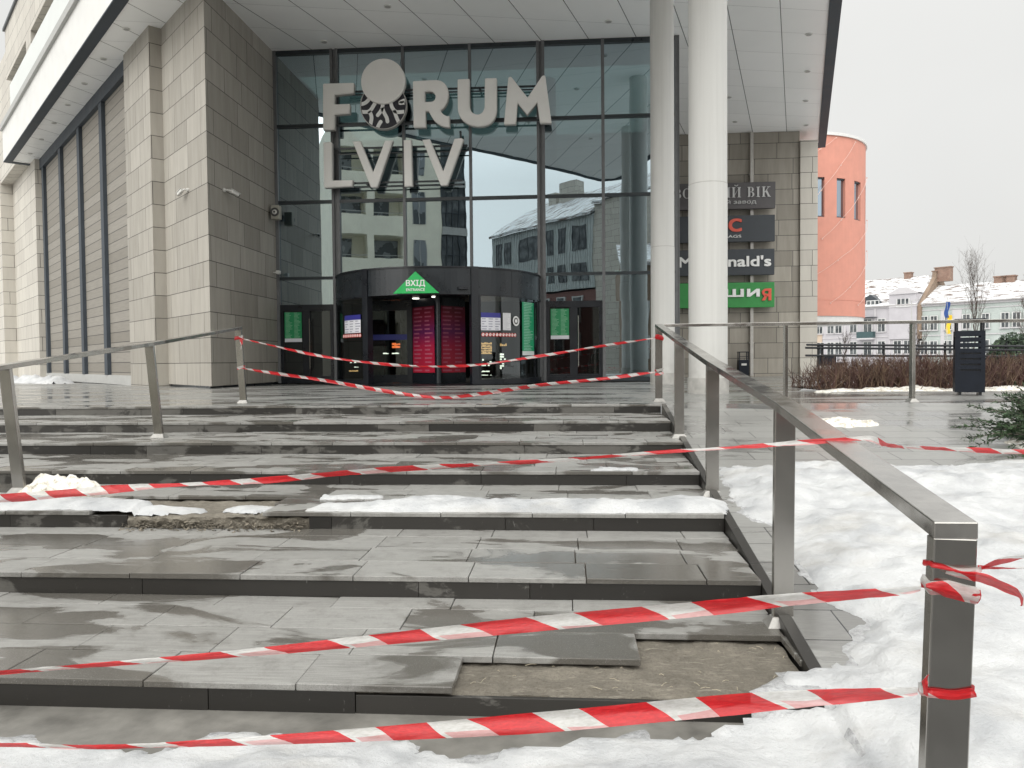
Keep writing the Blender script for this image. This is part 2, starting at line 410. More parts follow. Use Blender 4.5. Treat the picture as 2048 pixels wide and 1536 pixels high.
# ---------------------------------------------------------------- mesh building
class MB:
    def __init__(s): s.v = []; s.f = []; s.mi = []; s.rn = []; s.fuv = {}; s.smooth = False; s.cur = 0; s.currnd = .5
    def face(s, idx, uv=None):
        if uv is not None: s.fuv[len(s.f)] = uv
        s.f.append(list(idx)); s.mi.append(s.cur); s.rn.append(s.currnd)
    def addv(s, pts):
        b = len(s.v); s.v += [tuple(p) for p in pts]; return b
    def poly(s, pts, uv=None):
        b = s.addv(pts); s.face(range(b, b+len(pts)), uv)
    def hexa(s, p):  # 8 points: bottom ring 0-3 (ccw from above), top ring 4-7
        b = s.addv(p)
        for q in ((3, 2, 1, 0), (4, 5, 6, 7), (0, 1, 5, 4), (1, 2, 6, 5), (2, 3, 7, 6), (3, 0, 4, 7)): s.face([b+i for i in q])
    def box(s, x0, x1, y0, y1, z0, z1):
        s.hexa([(x0, y0, z0), (x1, y0, z0), (x1, y1, z0), (x0, y1, z0), (x0, y0, z1), (x1, y0, z1), (x1, y1, z1), (x0, y1, z1)])
    def obox(s, o, a, b, a0, a1, b0, b1, z0, z1):
        """box in a frame: origin o, unit directions a,b horizontal (a x b up)"""
        P = lambda i, j, z: (o[0]+a[0]*i+b[0]*j, o[1]+a[1]*i+b[1]*j, z)
        s.hexa([P(a0, b0, z0), P(a1, b0, z0), P(a1, b1, z0), P(a0, b1, z0), P(a0, b0, z1), P(a1, b0, z1), P(a1, b1, z1), P(a0, b1, z1)])
    def prism(s, pts, d, holes=()):
        """extrude planar polygon pts by vector d (no holes)"""
        n = len(pts); d = Vector(d)
        b = s.addv(pts); s.addv([Vector(p)+d for p in pts])
        s.face([b+i for i in range(n)]); s.face([b+n+i for i in reversed(range(n))])
        for i in range(n): j = (i+1) % n; s.face([b+j, b+i, b+n+i, b+n+j])
    def tube(s, pts, r, seg=8, cap=True):
        pts = [Vector(p) for p in pts]; n = len(pts); rs = r if isinstance(r, (list, tuple)) else [r]*n
        up = None; base = len(s.v)
        for i, p in enumerate(pts):
            t = (pts[min(i+1, n-1)]-pts[max(i-1, 0)]).normalized()
            if up is None: up = t.orthogonal().normalized()
            up = (up-t*up.dot(t))
            up = up.normalized() if up.length > 1e-6 else t.orthogonal().normalized()
            w = t.cross(up)
            s.addv([p+(up*math.cos(k*2*math.pi/seg)+w*math.sin(k*2*math.pi/seg))*rs[i] for k in range(seg)])
        for i in range(n-1):
            for k in range(seg):
                a = base+i*seg+k; b = base+i*seg+(k+1) % seg
                s.face([a, b, b+seg, a+seg])
        if cap:
            b2 = s.addv([s.v[base+k] for k in range(seg)]); s.face([b2+k for k in reversed(range(seg))]); b2 = s.addv([s.v[base+(n-1)*seg+k] for k in range(seg)]); s.face([b2+k for k in range(seg)])
    def cyl(s, c, r0, r1, z0, z1, seg=32):
        s.tube([(c[0], c[1], z0), (c[0], c[1], z1)], [r0, r1], seg)
    def bar(s, p, q, wdir, w, h):
        """rectangular bar from p to q; wdir approx width direction, w width, h height(other)"""
        p = Vector(p); q = Vector(q); t = (q-p).normalized(); a = Vector(wdir); a = (a-t*a.dot(t)).normalized(); c = t.cross(a)
        pts = []
        for e in (p, q):
            for (i, j) in ((-1, -1), (1, -1), (1, 1), (-1, 1)): pts.append(e+a*i*w/2+c*j*h/2)
        b = s.addv(pts)
        for f in ((3, 2, 1, 0), (4, 5, 6, 7), (0, 1, 5, 4), (1, 2, 6, 5), (2, 3, 7, 6), (3, 0, 4, 7)): s.face([b+i for i in f])
    def build(s, name, mats, parent=None, bevel=0., smooth=None, root=None):
        if not isinstance(mats, (list, tuple)): mats = [mats]
        off = Vector((0, 0, 0))
        if parent is not None: off = Vector(ROOT[parent.name])
        me = bpy.data.meshes.new(name)
        vs = [(v[0]-off.x, v[1]-off.y, v[2]-off.z) for v in s.v]
        me.from_pydata(vs, [], s.f); me.update()
        for m in mats: me.materials.append(MATS[m] if isinstance(m, str) else m)
        me.polygons.foreach_set('material_index', s.mi)
        uvl = me.uv_layers.new(name='UVMap'); ca = me.attributes.new('rnd', 'FLOAT', 'FACE')
        ca.data.foreach_set('value', s.rn)
        uv = np.zeros(len(me.loops)*2, dtype=np.float32)
        for p in me.polygons:
            n = p.normal
            fu = s.fuv.get(p.index)
            if abs(n.z) < .8:
                L = math.hypot(n.x, n.y) or 1; tx, ty = -n.y/L, n.x/L
            for k, li in enumerate(p.loop_indices):
                if fu is not None: a, b = fu[k]
                else:
                    v = s.v[me.loops[li].vertex_index]
                    if abs(n.z) < .8: a, b = v[0]*tx+v[1]*ty, v[2]
                    else: a, b = v[0], v[1]
                uv[2*li] = a; uv[2*li+1] = b
        uvl.data.foreach_set('uv', uv)
        if bevel:
            bm = bmesh.new(); bm.from_mesh(me); bmesh.ops.remove_doubles(bm, verts=bm.verts, dist=1e-5)
            bmesh.ops.bevel(bm, geom=[e for e in bm.edges if len(e.link_faces) == 2 and e.calc_face_angle(0) > .5], offset=bevel, segments=2, affect='EDGES', profile=.5)
            bm.to_mesh(me); bm.free()
        if s.smooth or smooth:
            me.polygons.foreach_set('use_smooth', [True]*len(me.polygons))
        o = bpy.data.objects.new(name, me); COL.objects.link(o)
        if parent is not None:
            o.parent = parent; ROOT[o.name] = ROOT[parent.name]
        else: ROOT[o.name] = (0, 0, 0)
        return o
ROOT = {}
def thing(name, label, cat, loc=(0, 0, 0), group=None, kind=None):
    o = bpy.data.objects.new(name, None); COL.objects.link(o); o.location = loc; o.empty_display_size = .2
    ROOT[o.name] = tuple(loc); return tag(o, label, cat, group, kind)
def tag(o, label, cat, group=None, kind=None):
    o['label'] = label; o['category'] = cat
    if group: o['group'] = group
    if kind: o['kind'] = kind
    return o
def struct(o, kind='structure', label=None, cat=None):
    o['kind'] = kind
    if label: o['label'] = label
    if cat: o['category'] = cat
    return o
def noi(x, y, z=0., s=1.): return noise.noise(Vector((x*s, y*s, z*s)))
def fbm(x, y, z=0., s=1., o=4):
    return sum(noise.noise(Vector((x*s*2**i, y*s*2**i, z*s*2**i+7.3*i)))/2**i for i in range(o))

def text_mb(mb, txt, x0, x1, z0, z1, y, depth=.03, bold=0., keep=False, mapf=None):
    cu = bpy.data.curves.new('t', 'FONT'); cu.body = txt; cu.size = 1.; cu.offset = 0.; cu.extrude = .001; cu.resolution_u = 4; cu.fill_mode = 'BOTH'
    o = bpy.data.objects.new('t', cu); COL.objects.link(o)
    dg = bpy.context.evaluated_depsgraph_get(); dg.update()
    me = bpy.data.meshes.new_from_object(o.evaluated_get(dg))
    xs = [v.co.x for v in me.vertices]; ys = [v.co.y for v in me.vertices]
    mx, Mx, my, My = min(xs), max(xs), min(ys), max(ys)
    sx = (x1-x0)/(Mx-mx); sz = (z1-z0)/(My-my)
    pts = []
    for v in me.vertices:
        X = x0+(v.co.x-mx)*sx; Z = z0+(v.co.y-my)*sz; Y = y-(depth if v.co.z > 0 else 0)
        pts.append((X, Y, Z) if mapf is None else mapf(X, Y, Z))
    sh = [0] if not bold else [-bold*.55, bold*.55, 0.]
    for q, dx in enumerate(sh):                  # overprinted strokes make the lettering bold
        w = dx*(z1-z0)*1.3
        for r, dz in enumerate([0] if not bold else [-.5*abs(bold)*(z1-z0), .5*abs(bold)*(z1-z0)]):
            b = mb.addv([(p[0]+w, p[1]-.0006*(q*2+r), p[2]+dz) for p in pts])
            for p in me.polygons: mb.face([b+i for i in p.vertices])
    bpy.data.objects.remove(o); bpy.data.curves.remove(cu); bpy.data.meshes.remove(me)

# ---------------------------------------------------------------- sky, sun, camera
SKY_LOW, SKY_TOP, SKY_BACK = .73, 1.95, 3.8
def light():
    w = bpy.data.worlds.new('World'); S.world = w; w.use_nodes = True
    t = w.node_tree; n = t.nodes; n.clear()
    out = n.new('ShaderNodeOutputWorld'); bg = n.new('ShaderNodeBackground'); t.links.new(bg.outputs[0], out.inputs[0])
    sky = n.new('ShaderNodeTexSky'); sky.sky_type = 'NISHITA'; sky.sun_disc = False
    sky.sun_elevation = R(26); sky.sun_rotation = R(212); sky.air_density = 1.; sky.dust_density = 4.
    hs = n.new('ShaderNodeHueSaturation'); hs.inputs['Saturation'].default_value = .18; hs.inputs['Value'].default_value = .09
    t.links.new(sky.outputs[0], hs.inputs['Color'])
    # overcast cloud layer: brighter overhead (CIE overcast distribution)
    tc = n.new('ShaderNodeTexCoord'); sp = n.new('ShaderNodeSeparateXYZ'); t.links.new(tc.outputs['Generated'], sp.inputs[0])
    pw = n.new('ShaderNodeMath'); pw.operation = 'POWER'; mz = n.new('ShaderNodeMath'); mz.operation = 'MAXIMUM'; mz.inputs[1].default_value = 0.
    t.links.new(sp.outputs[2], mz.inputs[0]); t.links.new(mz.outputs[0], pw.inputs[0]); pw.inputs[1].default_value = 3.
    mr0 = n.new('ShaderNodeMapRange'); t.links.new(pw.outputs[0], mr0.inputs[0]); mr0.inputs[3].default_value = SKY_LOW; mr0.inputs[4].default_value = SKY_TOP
    # the veiled sun stands behind the viewer: that half is boosted, added fill for the area under the canopy
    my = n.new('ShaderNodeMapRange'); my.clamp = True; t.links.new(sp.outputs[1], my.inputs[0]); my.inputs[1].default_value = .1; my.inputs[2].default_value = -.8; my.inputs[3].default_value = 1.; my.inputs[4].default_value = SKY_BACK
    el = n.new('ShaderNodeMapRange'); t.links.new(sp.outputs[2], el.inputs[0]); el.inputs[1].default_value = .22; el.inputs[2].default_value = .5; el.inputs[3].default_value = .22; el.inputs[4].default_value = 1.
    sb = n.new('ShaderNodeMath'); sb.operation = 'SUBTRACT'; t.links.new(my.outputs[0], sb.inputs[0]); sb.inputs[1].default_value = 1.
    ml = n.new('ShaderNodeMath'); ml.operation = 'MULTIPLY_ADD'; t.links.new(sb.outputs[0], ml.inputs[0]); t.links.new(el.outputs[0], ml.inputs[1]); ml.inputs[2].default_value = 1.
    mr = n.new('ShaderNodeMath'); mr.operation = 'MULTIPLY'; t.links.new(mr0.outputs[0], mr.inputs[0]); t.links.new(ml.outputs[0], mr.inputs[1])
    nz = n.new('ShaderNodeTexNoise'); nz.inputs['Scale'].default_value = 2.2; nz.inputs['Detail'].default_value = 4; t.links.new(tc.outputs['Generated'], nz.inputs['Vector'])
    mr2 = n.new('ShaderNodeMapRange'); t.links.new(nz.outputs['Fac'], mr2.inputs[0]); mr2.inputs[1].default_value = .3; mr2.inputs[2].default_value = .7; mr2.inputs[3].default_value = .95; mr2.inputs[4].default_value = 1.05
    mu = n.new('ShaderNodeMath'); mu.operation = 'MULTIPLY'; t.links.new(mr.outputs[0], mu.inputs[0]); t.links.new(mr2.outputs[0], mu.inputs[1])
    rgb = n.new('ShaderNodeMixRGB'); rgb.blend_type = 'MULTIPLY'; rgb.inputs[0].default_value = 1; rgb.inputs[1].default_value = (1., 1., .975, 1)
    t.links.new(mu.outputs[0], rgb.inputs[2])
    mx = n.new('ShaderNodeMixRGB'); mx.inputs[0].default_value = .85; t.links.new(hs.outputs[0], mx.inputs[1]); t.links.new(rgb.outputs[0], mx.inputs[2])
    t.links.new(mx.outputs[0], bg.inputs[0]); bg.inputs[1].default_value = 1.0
    l = bpy.data.lights.new('sun', 'SUN'); l.energy = .55; l.angle = R(45); l.color = (1, .97, .92)
    o = bpy.data.objects.new('sun', l); COL.objects.link(o)
    o.rotation_euler = (R(64), 0, R(-32))
    o.location = (0, 0, 30)
    c = bpy.data.cameras.new('camera'); co = bpy.data.objects.new('camera', c); COL.objects.link(co)
    c.sensor_width = 36; c.lens = FPX/2048*36; c.clip_start = .05; c.clip_end = 2000
    m = Matrix.Identity(4)
    for i in range(3): m[i][0] = CR[i]; m[i][1] = CU[i]; m[i][2] = -CF[i]
    m[2][3] = CAM_E; co.matrix_world = m; S.camera = co
    S.view_settings.view_transform = 'Standard'; S.view_settings.look = 'None'; S.view_settings.exposure = .22; S.view_settings.gamma = 1
    S.cycles.max_bounces = 8; S.cycles.transparent_max_bounces = 12; S.cycles.use_denoising = True
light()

# ================================================================ ground, plaza, stairs
RIS = .12
YE = [10.36, 9.05, 7.84, 6.61, 5.38, 4.20, 3.05]      # nosing line of every step, top to bottom
XL, XR = -9.6, 1.22
def xr(Y): return 1.0+(Y-3.05)*.034                    # right end of the flight, slightly askew
def ramp_z(Y): return max(-.84, min(0., -(10.36-Y)*.1026))
def plaza_z(Y): return 0. if Y < 18 else -(Y-18)*.009

def setting():
    mb = MB(); mb.poly([(-250, -300, -.87), (300, -300, -.87), (300, 12, -.87), (-250, 12, -.87)])
    struct(mb.build('ground', 'snow'), label='snowy ground in front of the stairs', cat='ground')
    mb = MB(); mb.poly([(-250, -300, -.864), (300, -300, -.864), (300, 1.3, -.864), (-250, 1.3, -.864)])
    struct(mb.build('street', 'asphalt'), label='wet asphalt street behind the viewpoint', cat='street')
    mb = MB(); mb.poly([(-400, 33, -.3), (500, 33, -.3), (500, 900, -.3), (-400, 900, -.3)])
    struct(mb.build('town_square', 'snow'), label='snow covered square beyond the mall', cat='square')
    mb = MB(); ys = [10.36, 12, 14, 16, 18, 22, 26, 30, 34]
    for a, b in zip(ys, ys[1:]):
        x0 = -40 if a >= 10.36 else XL
        mb.poly([(x0, a, plaza_z(a)), (14, a, plaza_z(a)), (14, b, plaza_z(b)), (x0, b, plaza_z(b))])
    mb.poly([(-40, 10.36, -.9), (XL, 10.36, -.9), (XL, 10.36, 0), (-40, 10.36, 0)])
    struct(mb.build('plaza', 'wet_paving'), label='wet grey stone paving in front of the entrance', cat='paving')
    mb = MB(); mb.box(XL, 1.1, 2.3, 3.075, -.95, -.842)
    struct(mb.build('footpath', 'wet_concrete'), label='bare damp concrete at the foot of the stairs', cat='path')
    # sloping pavement beside the stairs with a kerb along the flight
    mb = MB(); n = 24
    for i in range(n):
        a = 1.96+(10.36-1.96)*i/n; b = 1.96+(10.36-1.96)*(i+1)/n
        mb.poly([(xr(a)+.06, a, ramp_z(a)), (14, a, ramp_z(a)), (14, b, ramp_z(b)), (xr(b)+.06, b, ramp_z(b))])
    struct(mb.build('sloping_pavement', 'wet_paving'), label='wet sloping paving beside the stairs', cat='pavement')
    random.seed(3)
    mb = MB(); y = 3.22
    while y < 10.3:
        b = min(y+.65, 10.36); mb.currnd = random.random()
        a0, a1 = xr(y), xr(b-.004)
        mb.hexa([(a0, y, -.87), (a0+.06, y, -.87), (a1+.06, b-.004, -.87), (a1, b-.004, -.87),
                 (a0, y, ramp_z(y)+.006), (a0+.06, y, ramp_z(y)+.006), (a1+.06, b-.004, ramp_z(b)+.006), (a1, b-.004, ramp_z(b)+.006)])
        y = b
    struct(mb.build('kerb', 'riser_slab', bevel=.003), label='dark stone kerb running down the right side of the stairs', cat='kerb')
setting()

def missing(k, x0, x1, y):
    """slabs that have come off"""
    if k == 5: return -3.22 < (x0+x1)/2 < -1.95 and y < 5.38+.70 and not (y > 5.65 and (x0+x1)/2 > -2.3)
    return False

def stairs():
    st = thing('stairs', 'wide grey stone stairs with damp treads and several slabs missing', 'stairs', (0, 10.36, 0), kind='structure')
    random.seed(11)
    TH = .03
    for k in range(1, 8):                      # tread k lies above riser k (k=1: plaza edge row)
        z = -(k-1)*RIS; yf = YE[k-1]; yb = YE[k-2] if k > 1 else yf+.66
        tr = MB(); rows = []
        y = yf-.012
        while y < yb-.01:
            rows.append((y, min(y+.325, yb))); y += .325
        for ri, (a, b) in enumerate(rows):
            right = xr(a)-.003
            if k == 7:
                xs = {0: [-.47, .88], 1: [-.34, .315], 2: [-.83, -.18, .99], 3: [-.63, .02, .67]}.get(ri, [-.3])
            else:
                o = random.random()*.65
                xs = [right-.25-o]
            L = xs[0]; cuts = list(xs)
            while L > XL: L -= .65; cuts.insert(0, L)
            r = cuts[-1]
            while r < right-.12: r += .65; cuts.append(min(r, right))
            if cuts[-1] < right-.02: cuts[-1] = right
            for x0, x1 in zip(cuts, cuts[1:]):
                if x1 < XL+.1: continue
                if k == 7:                      # hole in the lowest tread
                    if ri == 0 and -.5 < x0 < .8: continue
                    if ri == 1 and .30 < x0 < .95: continue
                if missing(k, x0, x1, (a+b)/2): continue
                if k == 1 and ri == 1 and b-a < .05: continue
                g = .0022; dz = random.gauss(0, .0013); tl = random.gauss(0, .0012)
                tr.currnd = random.random()
                tr.hexa([(x0+g, a+g, z-TH), (x1-g, a+g, z-TH), (x1-g, b-g, z-TH), (x0+g, b-g, z-TH),
                         (x0+g, a+g, z+dz), (x1-g, a+g, z+dz+tl), (x1-g, b-g, z+dz+tl), (x0+g, b-g, z+dz)])
        if k == 7:                              # small offcut slabs by the kerb
            tr.currnd = .35; tr.hexa([(1.0+.002, 3.39, z-TH), (1.14, 3.39, z-TH), (1.15, 3.69, z-TH), (1.0, 3.69, z-TH), (1.0+.002, 3.39, z), (1.02-.008, 3.39, z), (1.022-.004, 3.69, z), (1.0, 3.69, z)])
        tr.build('tread', 'tread_slab', st, bevel=.004)
        # concrete body under the slabs
        bed = MB()
        zb = z-TH-.002; lo = -.9
        nx = 160 if k in (5, 7) else 1; ny = 24 if k in (5, 7) else 1
        def hz(x, y):
            if nx == 1: return zb
            edge = max(0., 1-(y-yf-.02)/.10)
            return zb-.012+.012*fbm(x, y, k, 9, 4)+.004*fbm(x*.5, y*3, 3, 30, 2)-.012*edge*abs(fbm(x, y, 5, 12, 2))
        x0, x1 = (XL, xr(yf)-.004)
        if k in (5, 7): x0 = -3.6 if k == 5 else -.8
        if k in (5, 7):
            x1 = -1.7 if k == 5 else x1
            for a_, b_ in ((XL, x0), (x1, xr(yf)-.004)):
                if b_-a_ > .05: bed.box(a_, b_, yf+.02, yb, lo, zb)
        base = len(bed.v)
        for j in range(ny+1):
            for i in range(nx+1):
                x = x0+(x1-x0)*i/nx; y = yf+.022+(yb-yf-.022)*j/ny
                bed.addv([(x, y, hz(x, y))])
        for j in range(ny):
            for i in range(nx):
                a = base+j*(nx+1)+i; bed.face([a, a+1, a+nx+2, a+nx+1])
        rough = k == 5
        m = 10 if nx > 1 else 1
        b2 = len(bed.v)                          # front face of the body
        for j in range(m+1):
            for i in range(nx+1):
                x = x0+(x1-x0)*i/nx; zz = lo+(hz(x, yf+.022)-lo)*(j/m if m == 1 else (0 if j == 0 else .55+.45*j/m))
                yy = yf+.022+(.028*fbm(x, zz, 2, 10, 4) if (rough and j < m) else 0)
                bed.addv([(x, yy, zz)])
        for j in range(m):
            for i in range(nx):
                a = b2+j*(nx+1)+i; bed.face([a, a+1, a+nx+2, a+nx+1])
        bed.build('mortar_bed', 'mortar', st)
        # riser plates
        ri = MB(); zt = z-TH-.001; zb2 = z-RIS-.004
        x = xr(yf)-.003-random.random()*.3
        first = True; hi = xr(yf)-.003
        while hi > XL:
            x = hi-random.choice((.62, .9, 1.25, 1.6)); x = max(x, XL)
            if k == 5 and x < -1.85 and hi > -3.22:      # gap where the riser has fallen off
                if hi > -1.86: x = -1.86
                else: hi = -3.22; x = hi-.9
            ri.currnd = random.random(); dy = random.gauss(0, .0015)
            top = zt
            if k == 7 and hi > -.47: top = z-.045
            if not (k == 5 and hi <= -1.85 and hi > -3.2):
                ri.box(x+.0015, hi-.0015, yf-.002+dy, yf+.02, zb2, top)
            hi = x
            if k == 5 and abs(hi+1.86) < 1e-6: hi = -3.22
        ri.build('riser', 'riser_slab', st, bevel=.002)
    return st
stairs()

def debris():
    """crumbled mortar and leaves at the foot of the damaged step"""
    random.seed(5); mb = MB()
    for i in range(520):
        x = random.uniform(-3.25, -1.9); d = abs(random.gauss(0, .05)); y = 5.385-d; 
        z = -.60+max(0, .05-d*.6)*random.random()
        if d > .2: continue
        r = random.uniform(.006, .02); a = random.random()*6.28; t = random.uniform(-.5, .5)
        u = Vector((math.cos(a), math.sin(a), t))*r; v = Vector((-math.sin(a), math.cos(a), random.uniform(-.6, .6)))*r*random.uniform(.2, .6)
        c = Vector((x, y, z+.004)); mb.poly([c-u-v, c+u-v*.5, c+u*.8+v, c-u*.6+v]); 
    o = mb.build('leaf_litter', 'leaf_litter'); struct(o, 'stuff', 'crumbled mortar and dead leaves under the broken step', 'debris')
debris()
def straws():
    rg = random.Random(6); mb = MB()
    for i in range(46):
        x = rg.uniform(-.45, .98); y = rg.uniform(3.07, 3.66); a = rg.gauss(0, .7); l = rg.uniform(.004, .03)
        if y > 3.37 and x < .33: continue
        u = Vector((math.cos(a), math.sin(a), 0))*l; p = Vector((x, y, -.758+.012*rg.random()))
        mb.cur = 0; mb.tube([p-u, p+Vector((0, 0, .004)), p+u], .0011, 3)
    struct(mb.build('straw_litter', 'straw'), 'stuff', 'bits of straw and grit on the bare mortar of the lowest step', 'litter')
straws()

# ---------------------------------------------------------------- snow
def sdf_poly(P, X, Y):
    P = np.array(P, float); d = np.full(X.shape, 1e9); ins = np.zeros(X.shape, bool); n = len(P)
    for i in range(n):
        a = P[i]; b = P[(i+1) % n]; e = b-a
        wx, wy = X-a[0], Y-a[1]; t = np.clip((wx*e[0]+wy*e[1])/(e@e+1e-12), 0, 1)
        d = np.minimum(d, np.hypot(wx-e[0]*t, wy-e[1]*t))
        c = ((a[1] <= Y) & (b[1] > Y)) | ((b[1] <= Y) & (a[1] > Y))
        with np.errstate(divide='ignore', invalid='ignore'):
            xi = a[0]+(Y-a[1])/(e[1] if e[1] else 1e-9)*e[0]
        ins ^= c & (X < xi)
    return np.where(ins, d, -d)
def fillz(g, x, y, r=.13):
    return max(g(x, y), sum(g(x+r*i, y+r*j) for i in (-1, -.5, 0, .5, 1) for j in (-1, -.5, 0, .5, 1))/25)
def snow_patch(name, poly, res, ground, thick, fall=.3, lump=.03, ls=2.2, edge=.04, mat='snow', seed=0, rag=.05, rs=6, label='', cat='snow', kind='stuff', grow=0.):
    P = np.array(poly); x0, y0 = P.min(0)-.15; x1, y1 = P.max(0)+.15
    nx = int((x1-x0)/res)+1; ny = int((y1-y0)/res)+1
    xs = np.linspace(x0, x1, nx); ys = np.linspace(y0, y1, ny); X, Y = np.meshgrid(xs, ys)
    D = sdf_poly(poly, X, Y)
    mb = MB(); hh = np.zeros(X.shape)
    for j in range(ny):
        for i in range(nx):
            x, y = X[j, i], Y[j, i]; d = D[j, i]+grow
            if d < -.25: hh[j, i] = -.1; mb.v.append((x, y, -5)); continue
            d += rag*fbm(x, y, seed, rs, 4)
            if d <= 0: h = max(-.06, d*.6)
            else:
                t = min(1, d/fall); s = edge*min(1, math.sqrt(d/.06))+(thick-edge)*t*t*(3-2*t)
                h = s+lump*fbm(x, y, seed+2, ls, 3)*min(1, d/.15)+lump*.35*fbm(x, y, seed+4, ls*5, 3)*min(1, d/.1)
                h = max(h, .004 if grow else .015)
            hh[j, i] = h; mb.v.append((x, y, ground(x, y)+h))
    for j in range(ny-1):
        for i in range(nx-1):
            if max(hh[j, i], hh[j+1, i], hh[j, i+1], hh[j+1, i+1]) > 0 and min(hh[j, i], hh[j+1, i], hh[j, i+1], hh[j+1, i+1]) > -.09:
                a = j*nx+i; mb.face([a, a+1, a+nx+1, a+nx])
    o = mb.build(name, mat, smooth=True)
    return struct(o, kind, label, cat)
def gz(x, y):
    if x > xr(y)+.02: return ramp_z(y)
    if y > YE[6]: return -.72 if y < YE[5] else -.6
    return -.84
def snows():
    big = [(1.33, 6.82), (1.27, 6.3), (1.245, 5.8), (1.27, 5.35), (1.38, 5.25), (1.34, 4.7), (1.36, 4.25), (1.33, 4.06), (1.36, 3.93), (1.44, 3.74), (1.36, 3.6), (1.26, 3.49),
           (1.2, 3.34), (1.12, 3.30), (1.02, 3.27), (.90, 3.24), (.87, 3.17), (.9, 3.12), (1.0, 3.1), (1.03, 3.03), (.85, 3.03), (.67, 2.97), (.51, 2.92), (.31, 2.86), (.28, 2.91), (.1, 2.86), (-.15, 2.80),
           (-.28, 2.71), (-.42, 2.69), (-.55, 2.71), (-.67, 2.83), (-.91, 2.83), (-1.2, 2.84), (-1.37, 2.82), (-1.45, 2.73), (-1.52, 2.67), (-1.7, 2.69), (-1.9, 2.71),
           (-2.14, 2.77), (-2.6, 2.79), (-4, 2.75), (-4, 1.5), (7.5, 1.5), (7.5, 6.9), (3.98, 7.1), (3.4, 6.9), (2.85, 6.86), (2.04, 6.95), (1.7, 6.84)]
    snow_patch('snow', big, .026, lambda x, y: fillz(gz, x, y), .085, fall=.5, lump=.06, ls=1.7, edge=.022, seed=1, rag=.06, rs=7, label='thick trampled snow covering the slope and the foot of the stairs')
    snow_patch('slush', big, .03, gz, .008, fall=.2, lump=.004, ls=8, edge=.006, seed=77, rag=.09, rs=5, grow=.02, mat='slush', label='thin grey slush along the edge of the snow')
    z5 = lambda x, y: -.48-(.034 if -3.2 < x < -1.95 else 0)
    snow_patch('snow', [(-1.9, 5.42), (-1.88, 5.48), (-1.82, 5.6), (-1.27, 5.72), (-1.05, 5.92), (-.8, 5.9), (-.55, 5.72), (.05, 5.78), (.5, 5.8), (.81, 5.9), (1.0, 5.86), (1.17, 5.76), (1.1, 5.44), (1.0, 5.412), (.2, 5.408), (-.5, 5.412), (-1.2, 5.405)],
               .018, z5, .06, fall=.16, lump=.022, ls=3, edge=.03, seed=9, rag=.012, label='strip of snow along the edge of the fifth step on the right', rs=9)
    snow_patch('snow', [(-5.6, 5.4), (-5.6, 5.8), (-4.6, 5.86), (-3.9, 5.83), (-3.3, 5.72), (-3.0, 5.62), (-2.75, 5.6), (-2.75, 5.54), (-3.0, 5.47), (-3.3, 5.42), (-4.2, 5.40)],
               .02, z5, .05, fall=.15, lump=.02, ls=3, edge=.025, seed=12, rag=.03, label='strip of snow along the edge of the fifth step on the left')
    for poly, s in (([(-2.6, 5.62), (-2.45, 5.75), (-2.2, 5.7), (-2.3, 5.52), (-2.5, 5.5)], 3), ([(-2.0, 6.0), (-1.5, 6.03), (-1.45, 5.95), (-1.95, 5.88)], 4)):
        snow_patch('snow', poly, .014, z5, .03, fall=.1, lump=.012, ls=6, edge=.012, seed=s, rag=.03, rs=12, label='small patch of melting snow on the broken step')
    snow_patch('snow', [(.2, 6.64), (.62, 6.66), (.6, 6.74), (.3, 6.78)], .014, lambda x, y: -.36, .02, fall=.08, lump=.008, ls=6, edge=.008, seed=31, rag=.03, rs=12, label='thin patch of snow on the fourth step near the post')
    snow_patch('snow_pile', [(-4.62, 6.02), (-4.62, 6.3), (-4.3, 6.45), (-4.0, 6.36), (-3.78, 6.2), (-4.05, 6.1), (-4.3, 6.0)], .013, z5, .12, fall=.2, lump=.055, ls=6, edge=.02, mat='dirty_snow', seed=21, rag=.05, rs=9,
               label='dirty heap of snow against the left handrail post', cat='snow pile', kind='thing')
    snow_patch('snow', [(2.5, 9.0), (2.9, 9.2), (3.35, 9.05), (3.5, 8.75), (3.1, 8.7), (2.7, 8.8)], .02, lambda x, y: ramp_z(y), .05, fall=.15, lump=.03, ls=6, edge=.012, mat='dirty_snow', seed=41, rag=.1, rs=5, label='small dirty snow patch on the wet paving by the handrail')
    snow_patch('snow', [(4.3, 13.7), (4.6, 14.3), (8, 14.6), (14, 14.6), (14, 13.85), (9, 13.9), (6, 13.95)], .06, lambda x, y: 0., .06, fall=.3, lump=.04, ls=2.5, edge=.02, mat='dirty_snow', seed=51, rag=.18, rs=3, label='thin snow strip along the foot of the hedge')
    snow_patch('snow', [(4.3, 7.0), (4.25, 7.7), (4.6, 8.3), (5.3, 9.0), (7.4, 9.3), (7.4, 6.9)], .04, lambda x, y: ramp_z(y), .05, fall=.5, lump=.05, ls=2, edge=.02, mat='dirty_snow', seed=61, rag=.25, rs=2.5, label='patchy snow under the juniper shrub')
    snow_patch('snow', [(-23, 31), (-19, 27.6), (-17.6, 26.2), (-18.2, 25.6), (-21, 28), (-24, 30.6)], .12, lambda x, y: plaza_z(y), .3, fall=.6, lump=.12, ls=1.2, edge=.05, seed=71, rag=.3, rs=1.2, label='low snow bank along the foot of the boarded wall')
    mb = MB(); mb.poly([(4.2, 14.3, .006), (60, 14.3, .006), (60, 33.2, -.12), (9.95, 33.2, -.12), (9.95, 31, -.1), (5.2, 17, .006)])
    struct(mb.build('snow', 'snow'), 'stuff', 'snow field behind the hedge', 'snow')
snows()

